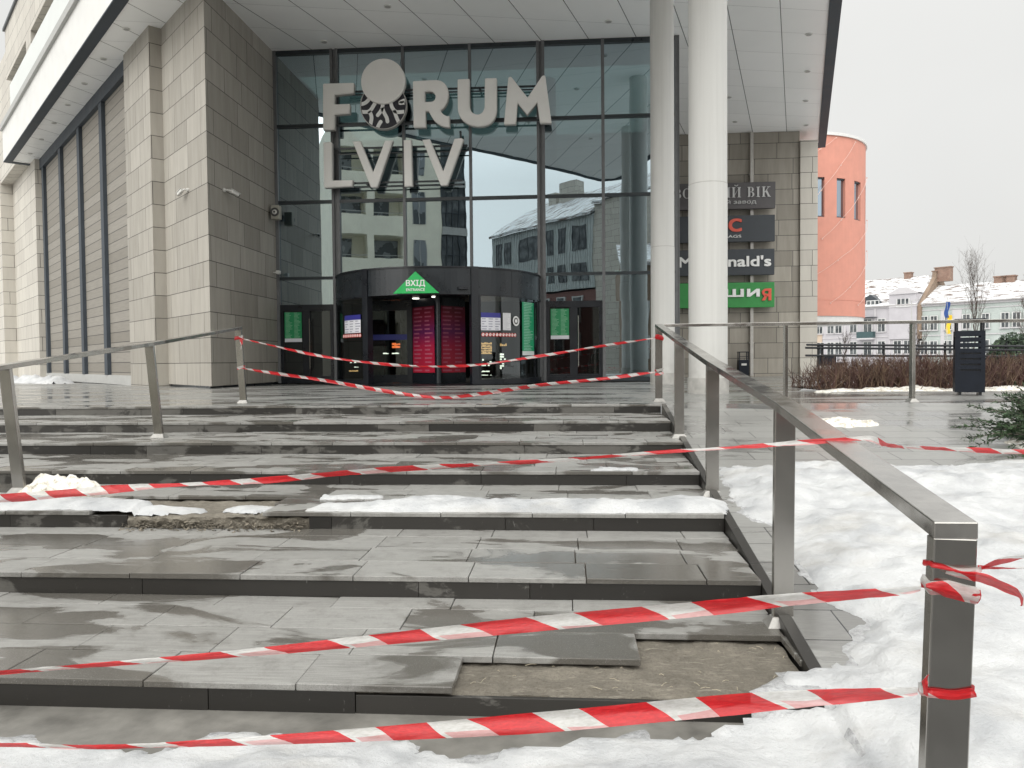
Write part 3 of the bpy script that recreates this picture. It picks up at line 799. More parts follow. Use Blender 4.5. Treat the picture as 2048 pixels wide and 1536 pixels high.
# ================================================================ the mall
WU = Vector((-.697, .717, 0)); WN = Vector((-.717, -.697, 0)); WP = Vector((-11.15, 18.54, 0))
def W(s, off=0., z=0.): p = WP+WU*s+WN*off; return Vector((p.x, p.y, z))
FY = 22.0
DC = (-3.65, 22.0); DR = 2.9
def drum(th, r=DR, z=0.): a = R(th); return Vector((DC[0]+r*math.sin(a), DC[1]-r*math.cos(a), z))
def arc_wall(mb, t0, t1, r0, r1, z0, z1, n=None):
    n = n or max(1, int(abs(t1-t0)/3))
    for i in range(n):
        a = t0+(t1-t0)*i/n; b = t0+(t1-t0)*(i+1)/n
        mb.hexa([drum(a, r1, z0), drum(b, r1, z0), drum(b, r0, z0), drum(a, r0, z0), drum(a, r1, z1), drum(b, r1, z1), drum(b, r0, z1), drum(a, r0, z1)])

def mall():
    g = thing('shopping_mall', 'modern stone and glass shopping mall with a deep canopy over its glazed entrance', 'building', (-8.5, 18, 0))
    # stone pillars
    mb = MB(); A = (-8.47, 17.79); E_ = W(1.0, -1.4)
    foot = [A, (-8.43, 22.06), (-8.43, 23.2), (W(2.2, -3.2).x, W(2.2, -3.2).y), (E_.x, E_.y)]
    mb.prism([(x, y, .05) for x, y in foot][::-1], (0, 0, 9.56)); mb.build('stone_pillar', 'stone_cladding', g)
    mb = MB(); mb.prism([(x+(.06 if i in (0, 1) else 0)*-1, y+.06, -.3) for i, (x, y) in enumerate(foot)][::-1], (0, 0, .35)); mb.build('plinth', 'anthracite', g)
    mb = MB(); mb.obox(WP, WU, WN, .97, 3.55, -2.6, -1.08, -.05, 9.6); mb.build('stone_pier', 'stone_cladding', g)
    # boarded wall with dark posts
    wall = MB(); wall.obox(WP, WU, WN, 3.5, 18.2, -1.7, -1.30, .24, 9.2); lw = wall.build('boarded_wall', 'board_siding', g)
    pb = MB()
    pb.obox(WP, WU, WN, 3.5, 18.2, -1.72, -1.16, 9.16, 9.6)
    for s in (7.05, 10.5, 13.95, 17.7): pb.obox(WP, WU, WN, s-.2, s+.2, -1.5, -1.18, .25, 9.2)
    pb.build('post', 'edge_trim', lw)
    pb = MB(); pb.obox(WP, WU, WN, 3.5, 18.2, -1.7, -1.2, -.04, .25); pb.build('steel_sill', 'ledge_grey', lw)
    mb = MB(); mb.obox(WP, WU, WN, 18.2, 24.6, -2.6, -.98, -.4, 9.6); mb.build('stone_pier', 'stone_far', g)
    mb = MB(); mb.obox(WP, WU, WN, 24.6, 36, -2.6, -.45, -.4, 15.2); mb.build('stone_pier', 'stone_far', g)
    mb = MB(); mb.obox(WP, WU, WN, 19.62, 24.62, -2.6, -.47, 9.6, 15.2); mb.build('stone_pier', 'stone_far', g)
    # upper storey with strip windows, white balustrade and ledge
    up = MB()
    up.obox(WP, WU, WN, -6, 19.6, -1.2, -.2, 10.9, 12.55)
    up.obox(WP, WU, WN, -6, 19.6, -1.2, -.2, 13.22, 15.35)
    for a, b in ((-6, .5), (6.0, 6.7), (13.1, 14.2)): up.obox(WP, WU, WN, a, b, -1.2, -.2, 12.55, 13.22)
    upo = up.build('upper_wall', 'stone_far', g)
    for a, b in ((.5, 6.0), (6.7, 13.1), (14.2, 19.6)):
        wm = MB(); wm.obox(WP, WU, WN, a, b, -.9, -.75, 12.5, 13.25); wm.build('window', 'window_glass', upo)
    mb = MB(); mb.obox(WP, WU, WN, -6, 19.7, -1.25, -.12, 15.35, 15.47); mb.build('parapet_cap', 'dark_metal', g)
    mb = MB(); mb.obox(WP, WU, WN, -6, 16.6, -.18, .06, 11.17, 12.1); mb.build('balustrade_panel', 'bright_panel', g)
    mb = MB(); mb.obox(WP, WU, WN, -6, 19.64, -.4, .1, 10.93, 11.17); mb.build('ledge', 'ledge_grey', g)
    # canopy
    pts = [W(19.58), W(10), W(0), (-9.1, 16.4), (-7.9, 15.0), (-6.6, 13.45), (-5.3, 12.1), (-4.05, 10.9), (-2.7, 9.6), (-1.4, 8.25), (-.1, 6.9), (.95, 5.75), (1.6, 5.1), (2.2, 4.85), (2.65, 5.1), (2.98, 5.9), (3.35, 7.6),
           (6.97, 20.19), (11.04, 33.93), (3.0, 34.2), (3.0, 24), (-11, 24), W(19.58, -2.4)]
    pts = [(p[0], p[1]) for p in pts]
    mb = MB(); n = len(pts)
    b = mb.addv([(x, y, 9.6) for x, y in pts]); mb.addv([(x, y, 10.93) for x, y in pts])
    mb.cur = 0; mb.face([b+i for i in reversed(range(n))])
    mb.cur = 1; mb.face([b+n+i for i in range(n)])
    for i in range(n): j = (i+1) % n; mb.face([b+i, b+j, b+n+j, b+n+i])
    can = mb.build('canopy', ['soffit_panel', 'white_panel'], g)
    # dark trim strip round the underside of the canopy
    ed = MB(); wd = .3
    line = [Vector((x, y, 0)) for x, y in pts[:19]]
    nor = []
    for i, p in enumerate(line):
        t = (line[min(i+1, 18)]-line[max(i-1, 0)]).normalized(); nor.append(Vector((-t.y, t.x, 0)))
    inner = [p+q*wd for p, q in zip(line, nor)]
    for i in range(18):
        a, c, d, e = line[i], line[i+1], inner[i+1], inner[i]
        ed.hexa([(v.x, v.y, 9.562) for v in (a, c, d, e)]+[(v.x, v.y, 9.603) for v in (a, c, d, e)])
    a = Vector((11.04, 33.93, 0)); c = Vector((9.6, 33.66, 0))
    ed.obox((9.72, 33.35, 0), (1, 0, 0), (0, 1, 0), 0, 1.15, 0, .35, 9.564, 9.602)
    e0 = W(19.58); ed.obox(WP, WU, WN, 19.3, 19.58, -2.3, -.01, 9.564, 9.602)
    ed.build('edge_trim', 'edge_trim', can)
    for x, y in [(-11.74, 20.13), (-13.56, 22.01), (-15.35, 23.86), (-17.18, 25.73), (-18.99, 27.6), (-20.85, 29.51), (-22.72, 31.44), (1.16, 20.86), (6.77, 22.2), (7.59, 25.02), (8.39, 27.85), (9.27, 30.74), (6.42, 30.02), (5.62, 27.21), (4.82, 24.4),
                 (-4.47, 19.47), (-6.74, 21.43), (-2.5, 17.5), (.4, 18.1), (-4.9, 16.6), (-1.8, 14.7), (1.0, 12.4), (-.4, 15.3), (4.0, 16.6), (2.9, 10.9)]:
        d = MB(); d.tube([(x, y, 9.575), (x, y, 9.61)], .095, 16); d.cur = 1; d.tube([(x, y, 9.572), (x, y, 9.6)], .07, 16)
        d.build('downlight', ['white_panel', 'ledge_grey'], can)
    # round columns
    for (x, y, r, zj) in ((2.32, 18.9, .285, 3.3), (2.45, 13.62, .33, 3.6)):
        c = MB(); c.smooth = False
        c.cyl((x, y), r, r, 0, zj, 48); c.cyl((x, y), r-.004, r-.004, zj, 9.6, 48)
        co = c.build('column', 'column_paint', g)
        for p in co.data.polygons: p.use_smooth = len(p.vertices) == 4
        c = MB(); c.cyl((x, y), r+.001, r+.001, zj-.006, zj+.006, 48); c.build('joint', 'column_base', co)
        c = MB(); c.cyl((x, y), r+.022, r+.022, -.02, .27, 48)
        cb = c.build('column_base', 'column_base', co)
        for p in cb.data.polygons: p.use_smooth = len(p.vertices) == 4
    # right stone wall
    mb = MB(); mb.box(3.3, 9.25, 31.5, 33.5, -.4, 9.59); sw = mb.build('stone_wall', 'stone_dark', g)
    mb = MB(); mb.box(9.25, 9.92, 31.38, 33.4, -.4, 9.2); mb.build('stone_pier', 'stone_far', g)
    # curtain wall
    fr = MB()
    for x, w in ((-8.385, .09), (-4.63, .075), (-2.71, .075), (1.05, .085), (3.09, .1)): fr.box(x-w/2, x+w/2, FY-.07, FY+.09, 0, 9.6)
    for x in (-6.635, -.70):
        fr.box(x-.115, x-.04, FY-.075, FY+.09, 0, 9.6); fr.box(x+.04, x+.115, FY-.075, FY+.09, 0, 9.6); fr.box(x-.04, x+.04, FY-.02, FY+.09, 0, 9.6)
    fr.cur = 1
    for z, h in ((9.54, .12), (7.44, .085), (5.25, .085), (3.05, .08)):
        xs = [-8.34, -6.75, -4.6675, -2.7475, -.815, 1.0075, 3.04]; xe = [-6.75, -4.6675, -2.7475, -.815, 1.0075, 3.04]
        for a, b_ in ((-8.34, -6.752), (-6.518, -4.668), (-4.592, -2.748), (-2.672, -.816), (-.584, 1.007), (1.093, 3.04)): fr.box(a, b_, FY-.055, FY+.06, z-h/2, z+h/2)
    fr.box(1.093, 3.04, FY-.05, FY+.06, .0, .12)
    fr.cur = 2; fr.box(3.142, 3.165, FY-.09, FY+.3, -.1, 9.6)
    fr.build('glazing_frame', ['mullion', 'transom', 'mullion'], g)
    random.seed(4)
    Z = [.1, 2.26, 3.05, 5.25, 7.44, 9.52]
    for a, b_ in ((-8.36, -6.72), (-6.55, -4.63), (-4.63, -2.71), (-2.71, -.79), (-.62, 1.05), (1.05, 3.08)):
        for i in range(5):
            if i == 0 and b_ < 2: continue
            if i == 1 and -6.6 < a < -1: continue
            p = MB(); t1, t2 = random.gauss(0, .0016), random.gauss(0, .0016)
            z0, z1 = Z[i], Z[i+1]; y = FY+.012
            w2 = (b_-a)*t1; h2 = (z1-z0)*t2
            p.poly([(a, y, z0), (b_, y+w2, z0), (b_, y+w2+h2, z1), (a, y+h2, z1)]); p.poly([(a, y+.03, z0), (a, y+.03+h2, z1), (b_, y+.03+w2+h2, z1), (b_, y+.03+w2, z0)])
            p.build('glass_pane', 'coated_glass', g)
    # interior
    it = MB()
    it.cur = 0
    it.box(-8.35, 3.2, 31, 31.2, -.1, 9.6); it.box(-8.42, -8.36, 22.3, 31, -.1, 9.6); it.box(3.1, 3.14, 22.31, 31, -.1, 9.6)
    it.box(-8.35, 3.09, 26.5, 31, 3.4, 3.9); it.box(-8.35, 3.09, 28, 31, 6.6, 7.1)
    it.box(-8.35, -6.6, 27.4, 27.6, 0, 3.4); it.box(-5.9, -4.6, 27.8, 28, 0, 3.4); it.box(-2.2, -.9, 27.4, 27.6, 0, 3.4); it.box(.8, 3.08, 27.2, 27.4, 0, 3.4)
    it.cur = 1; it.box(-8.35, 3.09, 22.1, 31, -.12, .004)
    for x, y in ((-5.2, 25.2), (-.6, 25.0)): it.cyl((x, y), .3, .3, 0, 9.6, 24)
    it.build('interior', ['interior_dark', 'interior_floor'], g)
    sh = MB(); random.seed(8)
    def shelf(px0, px1, py0, py1, Y, m):
        a = atY(px0, py1, Y); c = atY(px1, py0, Y); sh = MB(); z0 = max(.02, a.z); nx = max(1, int((c.x-a.x)/.06)); nz = max(1, int((c.z-z0)/.07))
        for i in range(nx):
            for k in range(nz):
                if m == 1 and random.random() < .45: continue
                u = (c.x-a.x)/nx; w = (c.z-z0)/nz; sh.box(a.x+u*i, a.x+u*(i+.7+.25*random.random()), Y, Y+.05+.03*random.random(), z0+w*k, z0+w*(k+.45+.5*random.random()))
        sh.build('shop_display', ('shop_warm', 'shop_white', 'shop_orange')[m], g)
    for args in ((957, 984, 684, 708, 26.0, 0), (957, 983, 716, 732, 25.9, 1), (957, 983, 741, 744, 25.8, 1), (958, 984, 749, 751, 25.8, 1), (1000, 1012, 706, 738, 26.2, 1), (1000, 1014, 686, 692, 26.2, 0),
                 (766, 798, 705, 708, 26.4, 1), (784, 800, 684, 696, 26.5, 2), (700, 716, 724, 726, 25.6, 1), (698, 716, 740, 743, 25.6, 0), (704, 717, 733, 735, 25.6, 1)): shelf(*args)
    for x, y in ((-7, 24.5), (-5.5, 25), (-2.5, 25.4), (-.5, 24.6), (1.6, 24.4), (-4, 23.8)): lp = MB(); lp.tube([(x, y, 3.36), (x, y, 3.39)], .1, 12); lp.build('ceiling_lamp', 'lamp_white', g)
    # side doors
    for x0, x1, tag_ in ((-8.33, -6.76, 0), (-.58, 1.0, 1)):
        d = MB(); xm = (x0+x1)/2-.02
        d.box(x0, x1, FY-.09, FY+.05, 2.1, 2.28); d.box(x0, x1, FY-.085, FY+.05, 0.0, .14)
        for a, b_ in ((x0, x0+.09), (xm-.11, xm+.11), (x1-.09, x1)): d.box(a, b_, FY-.088, FY+.05, .14, 2.1)
        d.box(x0+.09, xm-.11, FY-.07, FY+.04, .14, .2); d.box(xm+.11, x1-.09, FY-.07, FY+.04, .14, .2)
        do = d.build('side_door', 'door_black', g, bevel=.004)
        p = MB()
        for a, b_ in ((x0+.08, xm-.1), (xm+.1, x1-.08)): p.poly([(a, FY-.02, .15), (b_, FY-.02, .15), (b_, FY-.02, 2.11), (a, FY-.02, 2.11)])
        p.build('door_pane', 'door_glass', do)
        h = MB(); hx = xm+.13
        h.tube([(hx, FY-.17, .42), (hx, FY-.17, 1.86)], .016, 10)
        for z in (.52, 1.14, 1.76): h.tube([(hx, FY-.17, z), (hx, FY-.06, z)], .012, 8)
        h.build('handle', 'brushed_steel', do)
    return g
mall()

def revolving_door():
    g = thing('revolving_door', 'large drum shaped revolving door with an anthracite fascia and curved glass', 'revolving door', (DC[0], DC[1]-1.5, 0))
    mb = MB(); arc_wall(mb, -88, 88, DR-.08, DR, 2.28, 2.97, 58)
    f = mb.build('fascia', 'anthracite', g, smooth=False)
    mb = MB(); n = 44
    b = mb.addv([drum(-90+180*i/n, DR-.02, 2.965) for i in range(n+1)]); mb.face([b+i for i in range(n+1)])
    b = mb.addv([drum(-90+180*i/n, DR-.05, 2.30) for i in range(n+1)]); mb.face([b+i for i in reversed(range(n+1))])
    mb.build('roof', 'door_black', g)
    tr = MB(); arc_wall(tr, -88, 88, DR-.02, DR+.03, 2.95, 2.985, 58); arc_wall(tr, -88, -33, DR-.02, DR+.02, 2.255, 2.29, 20); arc_wall(tr, 29, 88, DR-.02, DR+.02, 2.255, 2.29, 20)
    for a in (-52, -2, 12, 50, 68): arc_wall(tr, a-.08, a+.08, DR, DR+.004, 2.29, 2.95, 1)
    tr.build('trim', 'door_black', f)
    for a in (-31.6, 27.2):
        p = MB(); arc_wall(p, a-1.9, a+1.9, DR-.16, DR+.03, 0, 2.99, 2); p.build('post', 'door_black', g)
    for a0, a1 in ((-88, -33.5), (29.1, 88)):
        p = MB(); [p.poly([drum(a0+(a1-a0)*i/24, DR-.006, .12), drum(a0+(a1-a0)*(i+1)/24, DR-.006, .12), drum(a0+(a1-a0)*(i+1)/24, DR-.006, 2.28), drum(a0+(a1-a0)*i/24, DR-.006, 2.28)]) for i in range(24)]; p.build('curved_pane', 'door_glass', g, smooth=True)
        p = MB(); arc_wall(p, a0, a1, DR-.06, DR+.015, 0, .13, 20)
        for a in (a0+.8, (a0+a1)/2+(14 if a0 > 0 else -14)): arc_wall(p, a-.5, a+.5, DR-.05, DR+.012, .13, 2.28, 1)
        p.build('frame', 'door_black', g)
    fl = MB(); b = fl.addv([drum(-90+180*i/44, DR+.35, .008) for i in range(45)]); fl.face([b+i for i in range(45)]); fl.build('floor_mat', 'door_black', g)
    # turning wings with tall posters
    q = lambda px, Y: atY(px, 700, Y).x
    hub = MB(); hx = q(876.5, 19.9); hub.tube([(hx, 19.95, .02), (hx, 19.95, 2.3)], .075, 16); hub.build('hub', 'anthracite', g)
    for (xa, ya, xb, yb) in ((q(826, 20.7), 20.7, q(871, 20.02), 20.02), (q(882, 20.02), 20.02, q(932, 20.75), 20.75)):
        a = Vector((xa, ya, 0)); c = Vector((xb, yb, 0)); t = (c-a).normalized(); nn = Vector((t.y, -t.x, 0))
        L = (c-a).length
        w = MB(); w.obox(a, t, -nn*1, -.07, L+.0, .02, .08, .02, 2.28); wo = w.build('wing', 'door_black', g)
        P = lambda i, z, o: a+t*i+nn*o+Vector((0, 0, z))
        w = MB(); w.poly([P(.01, .3, .006), P(L-.03, .3, .006), P(L-.03, 2.06, .006), P(.01, 2.06, .006)], [(0, 0), (1, 0), (1, 1), (0, 1)]); w.build('poster', 'poster_crimson', wo)
    # glazed leaf seen on the left of the opening
    xa, xb = q(738, 20.9), q(818, 20.9)
    w = MB()
    for a, c, z0, z1 in ((xa-.05, xb+.1, 2.0, 2.28), (xa-.05, xb+.1, .02, .24), (xa-.05, xa+.03, .24, 2.0), (xb-.05, xb+.1, .24, 2.0)): w.box(a, c, 20.9, 20.98, z0, z1)
    wo = w.build('wing', 'door_black', g)
    w = MB(); w.poly([(xa, 20.93, .24), (xb, 20.93, .24), (xb, 20.93, 2.0), (xa, 20.93, 2.0)]); w.build('wing_pane', 'door_glass', wo)
    w = MB(); w.box(xa, xb, 20.905, 20.912, 1.2, 1.35); w.build('stripe', 'navy_print', wo)
    s = MB(); s.tube([drum(22, DR-.02, 2.43), drum(22, DR+.08, 2.43)], .04, 10); a = drum(18.5, DR+.05, 2.43); c = drum(23.5, DR+.05, 2.43); s.bar(a, c, (0, 0, 1), .07, .08); s.build('sensor', 'door_black', g, bevel=.008)
    for a, r in ((-14, 1.6), (6, 2.0)):
        l = MB(); p = drum(a, r, 2.29); l.tube([(p.x, p.y, 2.275), (p.x, p.y, 2.3)], .09, 12); l.build('downlight', 'lamp_white', g)
revolving_door()

def posters():
    def patch(name, label, a0, a1, z0, z1, m, r=DR+.018, group=None):
        mb = MB(); n = max(2, int((a1-a0)/2.5))
        for i in range(n):
            u0, u1 = i/n, (i+1)/n; p, q = a0+(a1-a0)*u0, a0+(a1-a0)*u1
            mb.poly([drum(p, r, z0), drum(q, r, z0), drum(q, r, z1), drum(p, r, z1)], [(u0, 0), (u1, 0), (u1, 1), (u0, 1)])
        return tag(mb.build(name, m), label, 'poster', group)
    patch('poster', 'long bright green notice on the curved glass at the right of the drum', 57.7, 70.5, .74, 2.16, 'poster_bright')
    patch('poster', 'opening hours sheet with a navy heading on the right curved glass', 30.3, 41.7, 1.38, 1.83, 'poster_hours')
    patch('poster', 'plain white sheet of print beside the opening hours sheet', 43.2, 48.6, 1.39, 1.84, 'poster_paper')
    patch('poster', 'white and navy notice on the curved glass at the left of the drum', -50.5, -35, 1.36, 1.83, 'poster_hours')
    c = drum(52.5, DR+.02, 1.64)
    mb = MB(); t = Vector((math.cos(R(52.5)), math.sin(R(52.5)), 0))
    ring = lambda r, o: [drum(52.5, DR+o, 1.64)+t*r*math.cos(k*math.pi/12)+Vector((0, 0, r*math.sin(k*math.pi/12))) for k in range(24)]
    mb.poly(ring(.13, .02)); mb.cur = 1; mb.poly(ring(.085, .023)); mb.cur = 0; mb.poly(ring(.05, .026))
    tag(mb.build('sticker', ['sign_white', 'disc_dark']), 'round black and white sticker right of the white sheet on the drum', 'sticker')
    for side, a0, a1, n, z in (('right', 31.4, 51.6, 11, 1.27), ('left', -52.0, -35.6, 9, 1.29)):
        for i in range(n):
            a = a0+(a1-a0)*i/(n-1); mb = MB(); t = Vector((math.cos(R(a)), math.sin(R(a)), 0))
            ring = lambda r, o: [drum(a, DR+o, z)+t*r*math.cos(k*math.pi/8)+Vector((0, 0, r*math.sin(k*math.pi/8))) for k in range(16)]
            mb.poly(ring(.052, .02)); mb.cur = 1; mb.poly(ring(.036, .022)); mb.cur = 0
            p = drum(a, DR+.025, z); mb.bar(p-t*.022+Vector((0, 0, .022)), p+t*.022-Vector((0, 0, .022)), (0, -1, 0), .002, .009)
            tag(mb.build('prohibition_sticker', ['sticker_red', 'sign_white']), 'small round red and white prohibition sticker in the row on the %s curved glass' % side, 'sticker', 'prohibition stickers on the %s curved glass' % side)
    for x0, x1, lab in ((-8.2, -7.69, 'green notice with a white foot on the left side door'), (-.46, .06, 'green notice with a white foot on the right side door')):
        mb = MB(); y = FY-.094; mb.poly([(x0, y, 1.2), (x1, y, 1.2), (x1, y, 2.06), (x0, y, 2.06)], [(0, 0), (1, 0), (1, 1), (0, 1)])
        tag(mb.build('poster', 'poster_green'), lab, 'poster')
    # entrance triangle
    y = DC[1]-DR-.035
    A = atY(831, 543, y); B = atY(786.5, 587.5, y); C = atY(878.5, 587, y)
    t = thing('entrance_sign', 'green triangular sign reading ВХІД ENTRANCE on the drum fascia', 'sign', (A.x, y, B.z))
    mb = MB(); mb.prism([(B.x, y-.03, B.z), (C.x, y-.03, B.z), (A.x, y-.03, A.z)], (0, .05, 0)); mb.build('panel', 'sign_green', t)
    mb = MB(); w = C.x-B.x; cx = A.x+.0
    text_mb(mb, 'ВХІД', cx-.235, cx+.24, B.z+.155, B.z+.33, y-.031, .006, .03)
    mb.build('lettering', 'sign_white', t); mb = MB()
    text_mb(mb, 'ENTRANCE', cx-.235, cx+.235, B.z+.055, B.z+.122, y-.031, .006, .03)
    mb.build('small_lettering', 'sign_white', t)
posters()

# ---------------------------------------------------------------- big letters
def letters():
    Y0 = 21.55; DP = .17
    root = thing('letter_sign', 'big pale three-dimensional letters FORUM LVIV standing off the glass facade', 'sign', (-3.8, Y0, 5.6))
    z1 = lambda x, y: (620+x/5.12, 100+y/5.12)
    z2 = lambda x, y: (800+x/6.4, 130+y/6.4)
    z3 = lambda x, y: (660+x/5.487, 260+y/5.487)
    zc = lambda x, y: (640+x/8.532, 100+y/8.532)
    def P(f, x, y, Y=Y0): q = f(x, y); return atY(q[0], q[1], Y)
    def letter(name, f, outer, hole=None, depth=DP):
        bm = bmesh.new()
        o = [P(f, *p) for p in outer]
        vs = [bm.verts.new(p) for p in o]; es = [bm.edges.new((vs[i], vs[(i+1) % len(vs)])) for i in range(len(vs))]
        if hole:
            h = [bm.verts.new(P(f, *p)) for p in hole]; es += [bm.edges.new((h[i], h[(i+1) % len(h)])) for i in range(len(h))]
        bmesh.ops.triangle_fill(bm, edges=es, use_beauty=True)
        fs = list(bm.faces)
        r = bmesh.ops.extrude_face_region(bm, geom=fs)
        nv = [e for e in r['geom'] if isinstance(e, bmesh.types.BMVert)]
        for v in nv: v.co.y += depth
        bmesh.ops.recalc_face_normals(bm, faces=bm.faces)
        bmesh.ops.bevel(bm, geom=[e for e in bm.edges if len(e.link_faces) == 2 and e.calc_face_angle(0) > 1.2 and abs(e.verts[0].co.y-e.verts[1].co.y) < 1e-4 and e.verts[0].co.y < Y0+.01], offset=.018, segments=2, affect='EDGES')
        off = Vector(ROOT[root.name])
        for v in bm.verts: v.co -= off
        me = bpy.data.meshes.new(name); bm.normal_update()
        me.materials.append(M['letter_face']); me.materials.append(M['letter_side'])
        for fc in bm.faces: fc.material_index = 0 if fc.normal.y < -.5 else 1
        bm.to_mesh(me); bm.free()
        ob = bpy.data.objects.new(name, me); COL.objects.link(ob); ob.parent = root; ROOT[ob.name] = ROOT[root.name]
        return ob
    def sm(pts, n=3):  # round off corners marked as curves by Catmull-Rom
        out = []
        for i in range(len(pts)):
            a, b, c, d = pts[i-1], pts[i], pts[(i+1) % len(pts)], pts[(i+2) % len(pts)]
            out.append(b)
        return out
    letter('letter_f', z1, [(130, 350), (140, 342), (440, 334), (450, 342), (446, 440), (250, 462), (250, 555), (400, 550), (408, 558), (404, 650), (252, 662), (250, 815), (138, 822), (132, 812)])
    letter('letter_r', z2, [(162, 212), (175, 204), (380, 192), (470, 190), (520, 200), (565, 228), (600, 272), (617, 325), (622, 380), (616, 432), (602, 478), (580, 518), (552, 552), (520, 580), (530, 605), (550, 626), (575, 642), (605, 652), (632, 655), (637, 790),
                           (625, 796), (580, 793), (530, 778), (480, 748), (440, 712), (408, 668), (385, 628), (370, 592), (328, 592), (330, 798), (178, 800), (172, 790)],
           [(320, 342), (380, 336), (415, 342), (440, 362), (452, 388), (453, 412), (443, 442), (425, 460), (400, 468), (320, 470)])
    U = [(735, 190), (745, 180), (880, 174), (890, 182), (893, 530), (900, 565), (915, 595), (938, 617), (965, 629), (1000, 632), (1030, 622), (1055, 602), (1073, 572), (1082, 535), (1085, 180), (1095, 168), (1230, 164), (1240, 174), (1241, 570), (1234, 622), (1216, 675), (1190, 715), (1158, 745), (1120, 768), (1070, 782), (1000, 788), (930, 780), (878, 760), (830, 732), (790, 695), (762, 650), (745, 605), (738, 550)]
    letter('letter_u', z2, U)
    letter('letter_m', z2, [(1385, 165), (1395, 152), (1412, 147), (1430, 155), (1632, 415), (1815, 142), (1830, 131), (1850, 131), (1862, 145), (1940, 735), (1930, 744), (1800, 744), (1790, 735), (1755, 482), (1628, 635), (1505, 487), (1485, 748), (1475, 757), (1340, 760), (1330, 750)])
    letter('letter_l', z1, [(135, 945), (210, 940), (224, 950), (228, 1335), (438, 1332), (432, 1395), (150, 1412), (143, 1405)])
    letter('letter_v', z1, [(435, 936), (515, 932), (645, 1250), (768, 928), (848, 924), (690, 1398), (680, 1406), (628, 1406), (620, 1398)])
    letter('letter_i', z1, [(958, 922), (1036, 918), (1050, 1394), (966, 1398)])
    letter('letter_v', z3, [(1012, 106), (1095, 99), (1243, 450), (1365, 95), (1440, 88), (1466, 100), (1290, 600), (1278, 608), (1222, 608), (1212, 600)])
    # the letter O: plain disc over a patterned disc
    c1 = P(zc, 1073, 530, Y0-.03); r1 = 388/8.532/FPX*(Y0-.2)
    c2 = P(zc, 1082, 948, Y0+.05); r2 = 392/8.532/FPX*(Y0)
    d = MB(); d.tube([(c1.x, Y0-.03, c1.z), (c1.x, Y0+DP, c1.z)], r1, 64); d.cur = 0
    d.build('letter_o', ['letter_face'], root, bevel=.02)
    d = MB(); d.tube([(c2.x, Y0+.05, c2.z), (c2.x, Y0+.2, c2.z)], r2, 64); po = d.build('patterned_disc', 'pattern_dark', root)
    d = MB()
    for i in range(64):
        a, b = i*math.pi/32, (i+1)*math.pi/32
        q = lambda t, r, y: (c2.x+r*math.cos(t), y, c2.z+r*math.sin(t))
        d.hexa([q(b, r2+.002, Y0+.04), q(a, r2+.002, Y0+.04), q(a, r2+.002, Y0+.2), q(b, r2+.002, Y0+.2), q(b, r2+.022, Y0+.04), q(a, r2+.022, Y0+.04), q(a, r2+.022, Y0+.2), q(b, r2+.022, Y0+.2)])
    d.build('rim', 'letter_side', po)
    strokes = [[(690, 925), (745, 915), (795, 885), (845, 830)], [(690, 1052), (760, 1058), (825, 1052), (872, 1015), (905, 965), (940, 905)], [(835, 1045), (865, 1090), (880, 1150), (872, 1215), (858, 1290)],
               [(1070, 920), (1065, 975), (1040, 1040), (985, 1112)], [(1062, 985), (1085, 1050), (1115, 1110), (1140, 1160), (1152, 1220)], [(1208, 900), (1225, 965), (1262, 1025), (1320, 1060), (1440, 1052)],
               [(1262, 1030), (1285, 1090), (1310, 1160), (1345, 1240)], [(1470, 855), (1410, 872), (1365, 905), (1440, 900)], [(1035, 1225), (1005, 1275), (975, 1340)]]
    d = MB()
    for st in strokes:
        pts = []
        for i in range(len(st)-1):
            p0, p1, p2, p3 = [Vector((*st[min(max(j, 0), len(st)-1)], 0)) for j in (i-1, i, i+1, i+2)]
            for k in range(8):
                t = k/8; pts.append(.5*((2*p1)+(p2-p0)*t+(2*p0-5*p1+4*p2-p3)*t*t+(3*p1-p0-3*p2+p3)*t**3))
        pts.append(Vector((*st[-1], 0)))
        last = None; L = []
        for i, p in enumerate(pts):
            t = (pts[min(i+1, len(pts)-1)]-pts[max(i-1, 0)]).normalized(); nn = Vector((-t.y, t.x, 0)); hw = 31
            row = []
            for s in (-1, 1):
                q = p+nn*hw*s; w = P(zc, q.x, q.y, Y0+.045); v = Vector((w.x-c2.x, 0, w.z-c2.z))
                if v.length > r2-.012: v = v.normalized()*(r2-.012)
                row.append(Vector((c2.x+v.x, Y0+.04, c2.z+v.z)))
            L.append(row)
        for a, b in zip(L, L[1:]):
            if (a[0]-a[1]).length < .01 and (b[0]-b[1]).length < .01: continue
            d.hexa([a[0], a[1], a[1]+Vector((0, .02, 0)), a[0]+Vector((0, .02, 0)), b[0], b[1], b[1]+Vector((0, .02, 0)), b[0]+Vector((0, .02, 0))])
        for e in (L[0], L[-1]):                       # round stroke ends
            c = (e[0]+e[1])/2; r = (e[0]-e[1]).length/2
            if math.hypot(c.x-c2.x, c.z-c2.z)+r < r2-.02: d.tube([(c.x, Y0+.0405, c.z), (c.x, Y0+.06, c.z)], r, 16)
    d.build('pattern', 'sign_white', po)
    b = MB()
    def rail(px0, py0, px1, py1, w=.05): p = atY(px0, py0, Y0+.22); q = atY(px1, py1, Y0+.22); b.bar(p, q, (0, 0, 1), w, .04)
    rail(690, 184, 1083, 172); rail(690, 190.5, 1083, 178.5, .03); rail(655, 252, 1098, 240, .05); rail(655, 298, 935, 291); rail(676, 309, 935, 302, .03); rail(655, 368, 925, 361); rail(655, 376, 925, 369, .03)
    rail(921, 262, 922, 285, .06)
